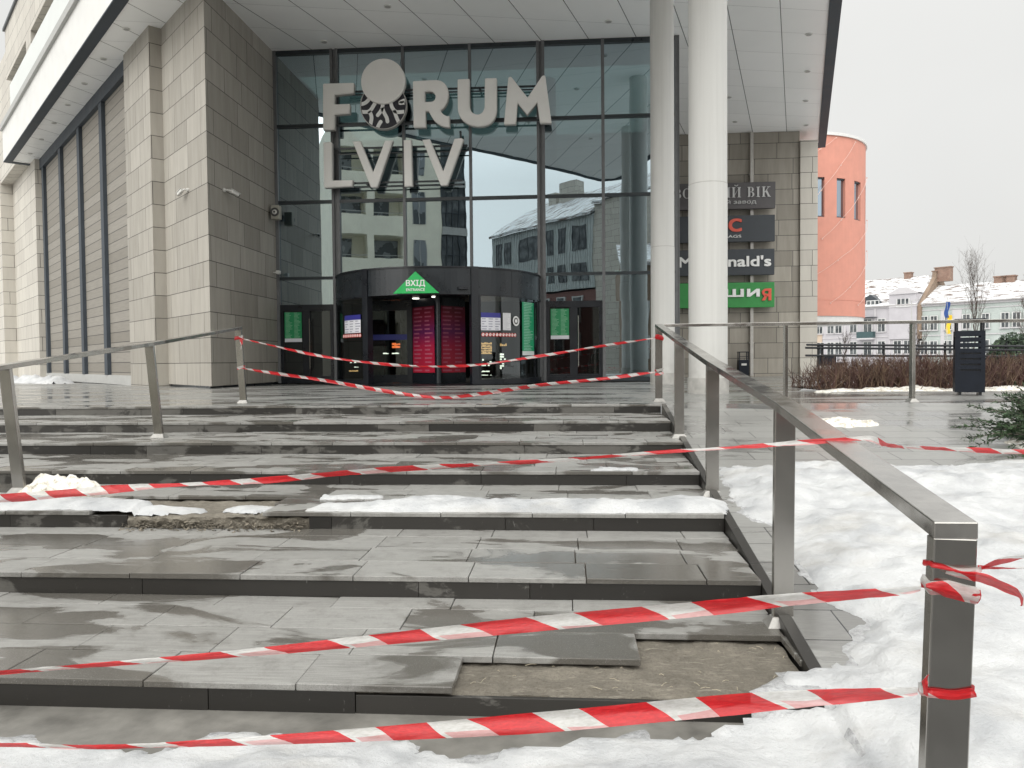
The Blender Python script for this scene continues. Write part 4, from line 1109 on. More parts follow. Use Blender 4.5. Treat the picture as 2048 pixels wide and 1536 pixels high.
    for px, py in ((660, 220), (1085, 165), (1085, 245), (735, 368), (830, 368), (660, 330), (740, 185), (860, 182), (960, 178)):
        p = atY(px, py, Y0+.2); b.box(p.x-.03, p.x+.03, Y0+.15, FY-.06, p.z-.03, p.z+.03)
    b.build('mounting_rail', 'transom', root)
letters()

def serif(mb, a, c):
    """roman capitals ЗОЛОТИЙ ВІК drawn with thick stems, hairlines and serifs"""
    W_ = [.62, .8, .8, .8, .7, .86, .86, .35, .68, .42, .8]; tot = sum(W_)+.1*len(W_); sx = (c.x-a.x)/tot; sz = c.z-a.z; y = a.y; cnt = [0]
    def bar(x, pts):
        cnt[0] += 1; d = .03+.0006*(cnt[0] % 9)
        mb.prism([(a.x+(x+p)*sx, y-d, a.z+q*sz) for p, q in pts], (0, .03, 0))
    def stem(x, p, z0=0., z1=1., w=.17):
        bar(x, [(p-w/2, z0), (p+w/2, z0), (p+w/2, z1), (p-w/2, z1)])
        if z0 == 0: bar(x, [(p-w/2-.075, 0), (p+w/2+.075, 0), (p+w/2+.075, .05), (p-w/2-.075, .05)])
        if z1 == 1: bar(x, [(p-w/2-.075, .95), (p+w/2+.075, .95), (p+w/2+.075, 1), (p-w/2-.075, 1)])
    def arc(x, cx, cz, rx, rz, t0, t1, thick=.17, thin=.05, n=16):
        for i in range(n):
            q = []
            for t in (t0+(t1-t0)*i/n, t0+(t1-t0)*(i+1)/n):
                w = thin+(thick-thin)*abs(math.cos(t)); q.append(((cx+rx*math.cos(t), cz+rz*math.sin(t)), (cx+(rx-w)*math.cos(t), cz+(rz-thin)*math.sin(t))))
            bar(x, [q[0][0], q[1][0], q[1][1], q[0][1]])
    x = 0; P = math.pi
    for ch, w in zip('ЗОЛОТИЙ ВІК', W_):
        if ch == 'З': arc(x, .28, .74, .26, .26, -P/2, P*.85); arc(x, .28, .26, .32, .26, -P*.85, P/2)
        if ch == 'О': arc(x, .4, .5, .38, .5, 0, 2*P, n=26)
        if ch == 'Л': stem(x, .64); bar(x, [(.16, .04), (.22, .04), (.34, 1), (.27, 1)]); bar(x, [(.3, .95), (.6, .95), (.6, 1), (.3, 1)]); bar(x, [(.02, 0), (.2, 0), (.22, .06), (.02, .1)])
        if ch == 'Т': stem(x, .35, 0, .99); bar(x, [(.02, .94), (.68, .94), (.68, 1), (.02, 1)]); bar(x, [(.02, .8), (.05, .8), (.07, .94), (.02, .94)]); bar(x, [(.65, .8), (.68, .8), (.68, .94), (.63, .94)])
        if ch in 'ИЙ': stem(x, .18); stem(x, .68); bar(x, [(.25, .12), (.25, .2), (.61, .88), (.61, .8)])
        if ch == 'Й': arc(x, .43, 1.24, .17, .14, -P, 0, .07, .07)
        if ch == 'В': stem(x, .18); arc(x, .3, .75, .28, .25, -P/2, P/2); arc(x, .3, .26, .35, .26, -P/2, P/2); bar(x, [(.2, .95), (.3, .95), (.3, 1), (.2, 1)]); bar(x, [(.2, .5), (.3, .5), (.3, .55), (.2, .55)]); bar(x, [(.2, 0), (.3, 0), (.3, .05), (.2, .05)])
        if ch == 'І': stem(x, .2)
        if ch == 'К': stem(x, .18); bar(x, [(.26, .46), (.32, .42), (.66, .97), (.6, .97)]); bar(x, [(.34, .54), (.5, .62), (.76, 0), (.58, 0)]); bar(x, [(.5, .95), (.78, .95), (.78, 1), (.5, 1)]); bar(x, [(.54, 0), (.82, 0), (.82, .05), (.54, .05)])
        x += w+.1
def signs():
    Y = 31.12; X0 = 4.0
    def board(label, r, t, bpx, m):
        a = atY(r, t, Y); c = atY(r, bpx, Y)
        g = thing('sign_board', label, 'sign', ((X0+a.x)/2, Y, c.z), 'shop signs on the stone wall')
        mb = MB(); mb.box(X0, a.x, Y, Y+.2, c.z, a.z); mb.build('panel', m, g, bevel=.012)
        return g, X0, a.x, c.z, a.z
    def tx(mb, s, px0, px1, py0, py1, bold=.02, d=.04):
        a = atY(px0, py1, Y-.001); c = atY(px1, py0, Y-.001); text_mb(mb, s, a.x, c.x, a.z, c.z, Y-.001, d, bold)
    g, *_ = board('dark brown sign with silver letters ЗОЛОТИЙ ВІК, topmost on the stone wall', 1551, 363, 416, 'sign_brown')
    mb = MB(); serif(mb, atY(1349, 398, Y-.001), atY(1543, 373, Y-.001)); mb.build('lettering', 'silver_letter', g); mb = MB(); tx(mb, 'ювелірний завод', 1379, 1512, 399, 412, .012)
    mb.build('small_lettering', 'silver_letter', g)
    g, *_ = board('charcoal sign with an orange letter C and the small word BAGS', 1550, 429, 482, 'sign_grey')
    mb = MB(); tx(mb, 'C', 1458, 1482, 438, 463, .08); mb.build('lettering', 'sign_red', g)
    mb = MB(); tx(mb, 'BAGS', 1449, 1482, 470, 476, .0); mb.build('small_lettering', 'sign_white', g)
    g, *_ = board("charcoal sign with white McDonald's lettering, third from the top", 1549, 497, 549, 'sign_grey')
    mb = MB(); tx(mb, "McDonald's", 1358, 1541, 511, 535, .06); mb.build('lettering', 'sign_white', g)
    g, *_ = board('green sign with rounded white letters and a red last letter, lowest on the wall', 1549, 564, 614, 'sushi_green')
    mb = MB(); tx(mb, 'суши', 1388, 1518, 578, 600, .07, .05); mb.build('lettering', 'sign_white', g)
    mb = MB(); a = atY(1522, 601, Y-.001); c = atY(1543, 577, Y-.001); k = [0]
    def pc(q):
        k[0] += 1; d = .05+.0006*(k[0] % 7); mb.prism([(a.x+(c.x-a.x)*u, Y-.001-d, a.z+(c.z-a.z)*v) for u, v in q], (0, d, 0))
    pc([(.68, 0), (.96, 0), (.96, 1), (.68, 1)]); pc([(.04, 0), (.36, 0), (.62, .42), (.34, .44)])
    for i in range(14):                          # the bowl of the turned letter
        t0, t1 = math.pi/2+math.pi*i/14, math.pi/2+math.pi*(i+1)/14
        f = lambda t, r: (.5+.44*r*math.cos(t)*(1 if r == 1 else 1), .68+.32*(r if r == 1 else r*.9)*math.sin(t))
        pc([f(t0, 1), f(t1, 1), f(t1, .42), f(t0, .42)])
    pc([(.5, .80), (.7, .80), (.7, 1), (.5, 1)]); pc([(.5, .36), (.7, .36), (.7, .56), (.5, .56)])
    mb.build('last_letter', 'sign_red', g)
    mb = MB(); p = atY(1503, 280, 31.4)
    mb.box(p.x-.06, p.x+.06, 31.32, 31.42, -.1, 9.55)
    for z in (1.2, 4.4, 7.9): mb.box(p.x-.09, p.x+.09, 31.38, 31.5, z, z+.06)
    tag(mb.build('downpipe', 'pipe_metal'), 'slim metal downpipe running up the stone wall behind the signs', 'pipe')
    # cctv cameras and loudspeaker
    def cam(label, p, d, nrm):
        g = thing('security_camera', label, 'camera', p, 'security cameras on the stone pillar'); p = Vector(p); d = Vector(d).normalized(); nrm = Vector(nrm)
        m = MB(); m.tube([p, p+nrm*.04], .05, 14); m.tube([p+nrm*.04, p+nrm*.1, p+nrm*.13+d*.07], .02, 10); m.build('bracket', 'camera_white', g)
        c = p+nrm*.13+d*.07+Vector((0, 0, .0)); m = MB(); m.bar(c, c+d*.25, (0, 0, 1), .085, .085); m.build('housing', 'camera_white', g, bevel=.02)
        m = MB(); m.tube([c+d*.25, c+d*.27], .034, 14); m.build('lens', 'disc_dark', g)
        m = MB(); m.bar(c+Vector((0, 0, .05)), c+d*.30+Vector((0, 0, .05)), (0, 0, 1), .01, .10); m.build('sunshield', 'camera_white', g)
    q = hit(377, 380, (-8.47, 17.79, 0), WN); cam('white security camera pointing left from the pillar corner', (q.x, q.y, q.z), (-.62, .55, -.22), (-.717, -.697, 0))
    q = hit(447, 380, (-8.45, 18, 0), (1, 0, 0)); cam('white security camera pointing towards the entrance from the pillar', (q.x, q.y, q.z), (.35, .85, -.22), (1, 0, 0))
    q = hit(546, 425, (-8.44, 18, 0), (1, 0, 0)); q.y = 21.3; q = Vector((-8.43, 21.55, 4.87))
    g = thing('loudspeaker', 'beige square loudspeaker on the stone pillar beside the glass', 'loudspeaker', q)
    m = MB(); m.box(q.x-.0, q.x+.1, q.y+.05, q.y+.2, q.z-.08, q.z+.08); m.build('bracket', 'mullion', g)
    m = MB(); m.box(q.x+.07, q.x+.32, q.y-.16, q.y+.06, q.z-.2, q.z+.2); m.build('housing', 'speaker_beige', g, bevel=.03)
    m = MB(); m.tube([(q.x+.195, q.y-.155, q.z), (q.x+.195, q.y-.175, q.z)], .125, 24); m.build('horn', 'disc_dark', g)
    m = MB(); m.tube([(q.x+.195, q.y-.16, q.z), (q.x+.195, q.y-.2, q.z)], [.08, .05], 20); m.build('cone', 'camera_white', g)
    m = MB(); m.tube([(q.x+.195, q.y-.2, q.z), (q.x+.195, q.y-.205, q.z)], .03, 14); m.build('centre_cap', 'disc_dark', g)
    g = thing('security_camera', 'tiny motion sensor low on the pillar edge beside the glass', 'sensor', (-8.4, 21.7, 3.2))
    m = MB(); m.tube([(-8.43, 21.7, 3.2), (-8.3, 21.7, 3.2)], .02, 8); m.box(-8.32, -8.22, 21.6, 21.75, 3.15, 3.25); m.build('housing', 'camera_white', g, bevel=.01)
signs()

# ================================================================ handrails
def post_mb(b, t, wdir, w=.1, d=.04):
    m = MB(); m.bar(b, t, wdir, w, d); return m
def base_plate(parent, p, along, z):
    m = MB(); a = Vector(along).normalized(); c = Vector((-a.y, a.x, 0)); r = .085; q = .035
    P = lambda i, j, zz: Vector((p[0], p[1], 0))+a*i+c*j+Vector((0, 0, zz))
    m.hexa([P(-r, -r*.75, z), P(r, -r*.75, z), P(r, r*.75, z), P(-r, r*.75, z), P(-.055, -q*.8, z+.045), P(.055, -q*.8, z+.045), P(.055, q*.8, z+.045), P(-.055, q*.8, z+.045)])
    return m.build('base_plate', 'plate_steel', parent, bevel=.003)
def rails():
    X = (1, 0, 0)
    g = thing('handrail', 'brushed steel handrail sloping down the right side of the stairs on flat posts', 'handrail', (1.29, 10.99, 0))
    P = [((1.29, 10.99), 0, 1.055, .1), ((1.18, 8.24), -.24, .775, .1), ((1.128, 6.1), -.48, .545, .1), ((1.05, 3.84), -.72, .345, .098), ((.915, 1.96), -.86, .15, .104)]
    top = []
    for i, ((x, y), z0, z1, w) in enumerate(P):
        lean = (.004, .003, .004, .008, .03)[i]
        m = MB(); m.bar((x-lean*(z1-z0)*.0, y, z0), (x+lean*(z1-z0), y, z1), X, w, .04); m.build('post', 'brushed_steel', g, bevel=.004)
        if i != 4: base_plate(g, (x, y), X, z0)
        top.append(Vector((x+lean*(z1-z0), y, z1+.018)))
    m = MB()
    pts = top[:]
    # one continuous flat bar, mitred at the ends
    ring = []
    for i, p in enumerate(pts):
        y = p.y
        if i == 0: y += .03
        if i == len(pts)-1: y -= .021
        w = .052
        ring.append([Vector((p.x-w, y, p.z-.02)), Vector((p.x+w, y, p.z-.02)), Vector((p.x+w, y, p.z+.022)), Vector((p.x-w, y, p.z+.022))])
    b = m.addv([v for r in ring for v in r])
    for i in range(len(ring)-1):
        for k in range(4):
            a = b+4*i+k; c = b+4*i+(k+1) % 4; m.face([c, a, a+4, c+4])
    m.face([b, b+1, b+2, b+3]); e = b+4*(len(ring)-1); m.face([e+3, e+2, e+1, e])
    m.build('top_rail', 'wet_steel', g, bevel=.003)
    g2 = thing('railing', 'level brushed steel railing along the edge of the plaza right of the stairs', 'railing', (3, 10.8, 0))
    m = MB(); m.bar((1.36, 10.97, 1.07), (9.0, 10.05, 1.045), (0, 1, 0), .1, .04); m.build('top_rail', 'wet_steel', g2, bevel=.003)
    for x, y in ((2.99, 10.8), (4.585, 10.6), (6.2, 10.41), (7.8, 10.21)):
        m = MB(); m.bar((x, y, 0), (x, y, 1.04), (0, 1, 0), .1, .042); m.build('post', 'brushed_steel', g2, bevel=.004); base_plate(g2, (x, y), (0, 1, 0), 0)
    g3 = thing('handrail', 'brushed steel handrail with outward leaning posts on the left of the stairs', 'handrail', (-4.84, 11.18, 0))
    L = [((-4.835, 11.18, 0), (-4.895, 11.18, 1.1)), ((-4.625, 8.4, -.24), (-4.715, 8.4, .80)), ((-4.615, 6.15, -.48), (-4.715, 6.15, .565)), ((-4.6, 3.9, -.72), (-4.70, 3.9, .325)), ((-4.59, 2.0, -.85), (-4.69, 2.0, .14))]
    for i, (a, b) in enumerate(L):
        m = MB(); m.bar(a, b, X, .1, .04); m.build('post', 'brushed_steel', g3, bevel=.004)
        if i < 3: base_plate(g3, a, X, a[2])
    m = MB(); ring = []
    for i, (a, b) in enumerate(L):
        y = b[1]+(.03 if i == 0 else 0)-(.021 if i == 4 else 0); x, z = b[0], b[2]+.02
        ring.append([(x-.052, y, z-.02), (x+.052, y, z-.02), (x+.052, y, z+.02), (x-.052, y, z+.02)])
    b = m.addv([v for r in ring for v in r])
    for i in range(len(ring)-1):
        for k in range(4): a = b+4*i+k; c = b+4*i+(k+1) % 4; m.face([c, a, a+4, c+4])
    m.face([b, b+1, b+2, b+3]); e = b+16; m.face([e+3, e+2, e+1, e])
    m.build('top_rail', 'wet_steel', g3, bevel=.003)
rails()

# ---------------------------------------------------------------- barrier tapes
def smooth_path(pts, per=14):
    P = [Vector(p) for p in pts]; out = []
    for i in range(len(P)-1):
        p0, p1, p2, p3 = P[max(i-1, 0)], P[i], P[i+1], P[min(i+2, len(P)-1)]
        for k in range(per):
            t = k/per; out.append(.5*((2*p1)+(p2-p0)*t+(2*p0-5*p1+4*p2-p3)*t*t+(3*p1-p0-3*p2+p3)*t**3))
    out.append(P[-1]); return out
def ribbon(mb, pts, width, twist, seed=0, u0=0., crumple=.004, per=14, nw=6, sm=True):
    """flexible strip: width(t) and twist(t) in degrees are functions of 0..1"""
    pts = smooth_path(pts, per) if sm else [Vector(p) for p in pts]
    n = len(pts); L = 0; rows = []
    for i, p in enumerate(pts):
        t = (pts[min(i+1, n-1)]-pts[max(i-1, 0)]).normalized(); f = i/(n-1)
        if i: L += (pts[i]-pts[i-1]).length
        side = t.cross(Vector((0, 0, 1)))
        side = side.normalized() if side.length > 1e-4 else Vector((0, 1, 0))
        up = side.cross(t).normalized()
        a = R(twist(f)); wv = up*math.cos(a)+side*math.sin(a); nv = t.cross(wv)
        w = width(f)
        row = []
        for k in range(nw+1):
            s = k/nw-.5
            c = crumple*noi(L*14, s*5, seed, 1.)+crumple*.7*noi(L*40, s*11, seed+3, 1.)
            fold = .25*w*math.sin(s*math.pi*1.6+seed+L*2.5)*.35
            row.append(p+wv*s*w+nv*(c+fold))
        rows.append((row, L))
    b = len(mb.v)
    for row, _ in rows: mb.addv(row)
    for i in range(n-1):
        for k in range(nw):
            a = b+i*(nw+1)+k
            u, v = u0+rows[i][1], u0+rows[i+1][1]
            mb.face([a, a+nw+1, a+nw+2, a+1], [(u, k/nw), (v, k/nw), (v, (k+1)/nw), (u, (k+1)/nw)])
def scl(pts, k=1.075): return [(x*k, y*k, (z-CAM_E)*k+CAM_E) for x, y, z in pts]
def loop_round(mb, c, hx, hy, z, w, seed, tilt=0., n=40, flare=0.):
    pts = []
    for i in range(n+1):
        a = 2*math.pi*i/n; cx, sy = math.cos(a), math.sin(a); m = max(abs(cx)/1., abs(sy)/1.)
        pts.append((c[0]+cx/m*hx, c[1]+sy/m*hy, z+tilt*cx+.004*math.sin(3*a+seed)))
    ribbon(mb, pts, lambda f: w*(1+flare*math.sin(f*6.28)), lambda f: 4*math.sin(f*9), seed, crumple=.0012, sm=False, u0=seed*.03)
def tapes():
    def new(label): return thing('barrier_tape', label, 'barrier tape', (0, 0, 0), 'red and white barrier tapes')
    fin = lambda g, mb, name='strip': mb.build(name, 'barrier_tape', g, smooth=True)
    # two tapes across the head of the stairs
    g = new('upper of two red and white tapes sagging across the top of the stairs'); mb = MB()
    Yt = 11.06
    ribbon(mb, [(-4.86, 11.15, .965), (-4.38, Yt, .86), (-3.55, Yt, .68), (-2.73, Yt, .57), (-1.99, Yt, .52), (-1.26, Yt, .545), (-.39, Yt, .66), (.47, Yt, .79), (1.0, Yt, .865), (1.25, 10.97, .90)], lambda f: .014+.026*min(1, 6*f, 6*(1-f))*(.8+.3*math.sin(f*40)), lambda f: 25*math.sin(f*17), 1, crumple=.006); fin(g, mb)
    mb = MB(); loop_round(mb, (1.30, 10.99), .056, .026, .905, .07, 1, -.01); loop_round(mb, (-4.885, 11.18), .056, .026, .975, .05, 2, .015); fin(g, mb, 'wrap')
    mb = MB(); ribbon(mb, [(-4.83, 11.13, .95), (-4.82, 11.11, .88), (-4.83, 11.11, .8)], lambda f: .05*(1-.6*f), lambda f: 88, 3, crumple=.003); fin(g, mb, 'loose_end')
    g = new('lower of two red and white tapes sagging across the top of the stairs'); mb = MB()
    ribbon(mb, [(-4.83, 11.15, .52), (-4.39, Yt, .455), (-3.64, Yt, .345), (-2.74, Yt, .185), (-2.07, Yt, .085), (-1.56, Yt, .085), (-.39, Yt, .24), (.5, Yt, .325), (1.0, Yt, .385), (1.25, 10.97, .42)], lambda f: .014+.04*min(1, 7*f, 7*(1-f))*(.9+.2*math.sin(f*23)), lambda f: 18*math.sin(f*11+1), 2, crumple=.006); fin(g, mb)
    mb = MB(); loop_round(mb, (1.296, 10.99), .056, .026, .42, .085, 4, .012); loop_round(mb, (-4.86, 11.18), .056, .026, .53, .04, 5, .01); fin(g, mb, 'wrap')
    # long tape across the middle of the stairs, over the handrail
    g = new('twisted red and white tape crossing the middle of the stairs and lying over the handrail'); mb = MB()
    ribbon(mb, [(-4.62, 3.9, -.22), (-3.6, 3.73, -.125), (-2.789, 3.577, -.061), (-2.35, 3.498, -.016), (-1.935, 3.424, .026), (-1.369, 3.323, .07), (-.938, 3.246, .119), (-.49, 3.166, .158), (-.072, 3.091, .189), (.32, 3.021, .23), (.687, 2.956, .262), (.95, 2.91, .287), (1.1, 2.9, .297), (1.2, 2.98, .265), (1.395, 3.11, .238), (1.653, 3.247, .214), (1.927, 3.392, .19), (2.6, 3.9, .14), (4.0, 5.6, .0), (4.2, 6.6, -.1)],
           lambda f: (.050-.044*min(1, f*1.75) if f < .52 else .02)*(1+.3*math.sin(f*60)*math.sin(f*23)), lambda f: 40*math.sin(f*19+.6)+14*math.sin(f*47), 3, crumple=.004, per=12); fin(g, mb)
    # two tapes across the foot of the stairs
    g = new('red and white tape rising across the lowest steps to the front handrail post'); mb = MB()
    ribbon(mb, scl([(-4.35, 1.9, -.43), (-3.2, 1.93, -.37), (-2.2, 1.9, -.285), (-1.485, 1.886, -.209), (-1.205, 1.876, -.179), (-.801, 1.861, -.134), (-.415, 1.847, -.084), (-.045, 1.833, -.036), (.308, 1.82, .007), (.535, 1.812, .036), (.73, 1.804, .056), (.805, 1.81, .064)]),
           lambda f: .013+.025*min(1, max(0, (f-.38)*4.2))*min(1, .12+(1-f)*3.4), lambda f: 10*math.sin(f*8), 5, crumple=.0035, per=18); fin(g, mb)
    mb = MB(); cx, cy = .942, 1.96
    ribbon(mb, [(.872, 1.935, .034), (.905, 1.925, .032), (.945, 1.93, .022), (.998, 1.934, .008)], lambda f: .008+.034*min(1, f*2.2), lambda f: 5, 8, crumple=.004, nw=8); loop_round(mb, (cx, cy), .058, .026, .02, .034, 7, -.012); fin(g, mb, 'wrap')
    g = new('red and white tape hanging just above the snow at the foot of the stairs'); mb = MB()
    ribbon(mb, scl([(-4.35, 1.9, -.47), (-3.2, 1.93, -.44), (-2.2, 1.9, -.42), (-1.491, 1.886, -.401), (-1.211, 1.876, -.394), (-.805, 1.861, -.36), (-.418, 1.847, -.321), (-.047, 1.833, -.278), (.308, 1.82, -.229), (.536, 1.812, -.199), (.73, 1.804, -.179), (.80, 1.81, -.174)]),
           lambda f: .013+.037*min(1, max(0, (f-.40)*4.5))*min(1, .12+(1-f)*3.6), lambda f: -8+14*math.sin(f*6+1), 11, crumple=.004, per=18); fin(g, mb)
    mb = MB(); loop_round(mb, (.935, 1.96), .057, .025, -.232, .024, 9, .004)
    ribbon(mb, [(.872, 1.93, -.235), (.867, 1.925, -.2), (.872, 1.92, -.18)], lambda f: .014, lambda f: 80, 2, crumple=.002); fin(g, mb, 'wrap')
    g = new('tape tied with loose ends round the front post and running off to the right'); mb = MB()
    ribbon(mb, [(1.0, 1.945, .078), (1.15, 1.95, .077), (1.5, 1.99, .074), (2.4, 2.1, .06), (3.6, 2.3, .03)], lambda f: .011, lambda f: 70*math.sin(f*9), 3, crumple=.002)
    fin(g, mb)
    mb = MB(); loop_round(mb, (.945, 1.96), .058, .026, .078, .012, 3, -.006)
    ribbon(mb, [(1.0, 1.93, .08), (1.03, 1.92, .097), (1.065, 1.915, .108), (1.10, 1.92, .112)], lambda f: .006+.017*math.sin(min(1, f*1.2)*2.6), lambda f: 20, 6, crumple=.004)
    ribbon(mb, [(.915, 1.927, .07), (.95, 1.92, .066), (1.0, 1.915, .058), (1.05, 1.905, .038), (1.085, 1.91, .016), (1.092, 1.915, -.006)], lambda f: .008+.02*math.sin(min(1, f*1.3)*2.8), lambda f: 15+20*f, 12, u0=.16, crumple=.005)
    fin(g, mb, 'loose_end')
tapes()

# ---------------------------------------------------------------- bins
def bins():
    o = Vector((6.2, 12.38, 0)); g = thing('litter_bin', 'tall navy steel litter bin with slotted sides beside the juniper', 'bin', o)
    a = Vector((.93, -.36, 0)); b = Vector((.36, .93, 0)); wd, dp, z0, z1 = .40, .36, .05, .99
    slots = [.90, .815, .73, .645, .56, .475, .39]
    def side(m, ax, bx, w, d, front):
        # pierced plate along ax at offset d on bx
        m.obox(o, ax, bx, -w/2, -w/2+.07, d, d+.012, z0, z1) if front else m.obox(o, ax, bx, -w/2, -w/2+.07, d-.012, d, z0, z1)
        q = (d, d+.012) if front else (d-.012, d)
        m.obox(o, ax, bx, w/2-.06, w/2, *q, z0, z1)
        zz = [z0]+[v for s in sorted(slots) for v in (s-.011, s+.011)]+[z1]
        for lo, hi in zip(zz[0::2], zz[1::2]): m.obox(o, ax, bx, -w/2+.07, w/2-.06, *q, lo, hi)
    m = MB(); side(m, a, b, wd, -dp/2, True); side(m, a, b, wd, dp/2, False)
    for s in (-1, 1):
        w0 = -wd/2 if s < 0 else wd/2-.012
        m.obox(o, a, b, w0, w0+.012, -dp/2+.012, dp/2-.012, z0, .72); m.obox(o, a, b, w0, w0+.012, -dp/2+.012, -dp/2+.06, .72, z1); m.obox(o, a, b, w0, w0+.012, dp/2-.06, dp/2-.012, .72, z1)
        m.obox(o, a, b, w0, w0+.012, -dp/2+.06, dp/2-.06, .9, z1)
    m.build('body', 'bin_navy', g)
    m = MB(); m.obox(o, a, b, -wd/2+.04, wd/2-.04, -dp/2+.04, dp/2-.04, .06, .66); m.build('liner', 'door_black', g)
    for i in (-wd/2+.012, wd/2-.04):
        for j in (-dp/2+.02, dp/2-.05): m = MB(); m.obox(o, a, b, i, i+.028, j, j+.028, .98, 1.15); m.build('lid_bracket', 'door_black', g)
    m = MB(); m.obox(o, a, b, -wd/2-.01, wd/2+.01, -dp/2-.01, dp/2+.01, 1.15, 1.175); m.build('lid', 'bin_navy', g, bevel=.005)
    for i in (-.15, .12):
        m = MB(); m.obox(o, a, b, i, i+.04, -dp/2+.03, dp/2-.03, 0, .055); m.build('foot', 'door_black', g)
    def small(label, x, y, zg, s=1.):
        g = thing('litter_bin', label, 'bin', (x, y, zg)); m = MB(); w = .2*s
        m.box(x-w, x+w, y-.17*s, y+.17*s, zg+.03, zg+.66*s); m.build('body', 'bin_navy', g, bevel=.015)
        m = MB()
        for i in (-w+.015, w-.045):
            for j in (-.15*s, .12*s): m.box(x+i, x+i+.03, y+j, y+j+.03, zg+.65*s, zg+.95*s)
        m.box(x-w, x+w, y-.17*s, y+.17*s, zg+.95*s, zg+.985*s); m.box(x-w+.045, x+w-.045, y-.165*s, y-.14*s, zg+.78*s, zg+.80*s); m.build('lid', 'bin_navy', g)
        m = MB(); m.box(x-.1*s, x+.1*s, y-.18*s, y-.165*s, zg+.44*s, zg+.52*s); m.build('notice', 'camera_white', g)
    small('small dark bin with an open top standing by the stone wall', 6.94, 31.0, -.11)
    small('far dark bin standing in the snow beyond the end of the hedge', 12.6, 36.5, -.3, 1.05)
    m = MB(); x, y = 11.55, 35.2; g = thing('utility_cabinet', 'dark grey cabinet on the snow just past the stone wall', 'cabinet', (x, y, -.3))
    m.box(x-.45, x+.4, y, y+.5, -.28, .75); m.build('body', 'bin_navy', g, bevel=.02); m = MB(); m.box(x-.4, x+.35, y-.012, y, .0, .25); m.build('door', 'ledge_grey', g)
bins()

# ---------------------------------------------------------------- hedge, fence, shrubs, trees
def sticks(mb, p, d, L, r, bend, seg=3, rng=random):
    p = Vector(p); d = Vector(d).normalized(); pts = [p]
    for i in range(seg):
        d = (d+Vector((rng.gauss(0, bend), rng.gauss(0, bend), rng.gauss(0, bend*.4)))).normalized(); p = p+d*L/seg; pts.append(p)
    mb.tube(pts, [r*(1-.6*i/seg) for i in range(seg+1)], 3, cap=False); return pts, d
def hedge():
    rg = random.Random(2); mb = MB()
    for i in range(4200):
        x = 4.55+rg.random()**1.0*9; y = rg.uniform(14.1, 16.2)+.0; 
        if x < 5.1 and rg.random() < .5: continue
        h = rg.uniform(.42, .72)*(1 if x > 5.2 else .55+.45*(x-4.5)/.7)
        mb.cur = 0 if rg.random() < .62 else 1
        pts, d = sticks(mb, (x, y, -.02), (rg.gauss(0, .35), rg.gauss(0, .3), 1), h, .0075, .18, 3, rg)
        for k in range(rg.randint(1, 3)): sticks(mb, pts[rg.randint(1, 2)], (rg.gauss(0, .6), rg.gauss(0, .5), .8), h*.45, .005, .2, 2, rg)
    tag(mb.build('hedge', ['twig_red', 'twig_brown']), 'bare reddish brown twiggy hedge behind the plaza', 'hedge')
    mb = MB(); n = 60
    for i in range(n):
        for j in range(8):
            x0, x1 = 4.6+9.4*i/n, 4.6+9.4*(i+1)/n; y0, y1 = 14.05+2.2*j/8, 14.05+2.2*(j+1)/8
            h = lambda x, y: .01+.05*abs(fbm(x, y, 2, 3, 3))
            mb.poly([(x0, y0, h(x0, y0)), (x1, y0, h(x1, y0)), (x1, y1, h(x1, y1)), (x0, y1, h(x0, y1))])
    struct(mb.build('planting_bed', 'soil'), label='dark soil bed under the hedge', cat='soil')
hedge()
def fence():
    g = thing('railing', 'low black iron fence with round rails standing in the hedge', 'fence', (6.7, 17, 0))
    Y = 17.0; zr = lambda px, py: atY(px, py, Y)
    rails_ = [((1613, 689.5), (2120, 693)), ((1611, 695.5), (2120, 701)), ((1611, 711), (2120, 713))]
    for a, b in rails_:
        m = MB(); p = zr(*a); q = zr(*b); m.tube([p, q], .024, 10); m.build('rail', 'black_iron', g)
    for px in (1638, 1646, 1769, 1892, 2014, 2135):
        p = zr(px, 686); m = MB(); m.tube([(p.x, Y+.04, 0), (p.x, Y+.04, p.z)], .027, 8); m.build('post', 'black_iron', g)
fence()
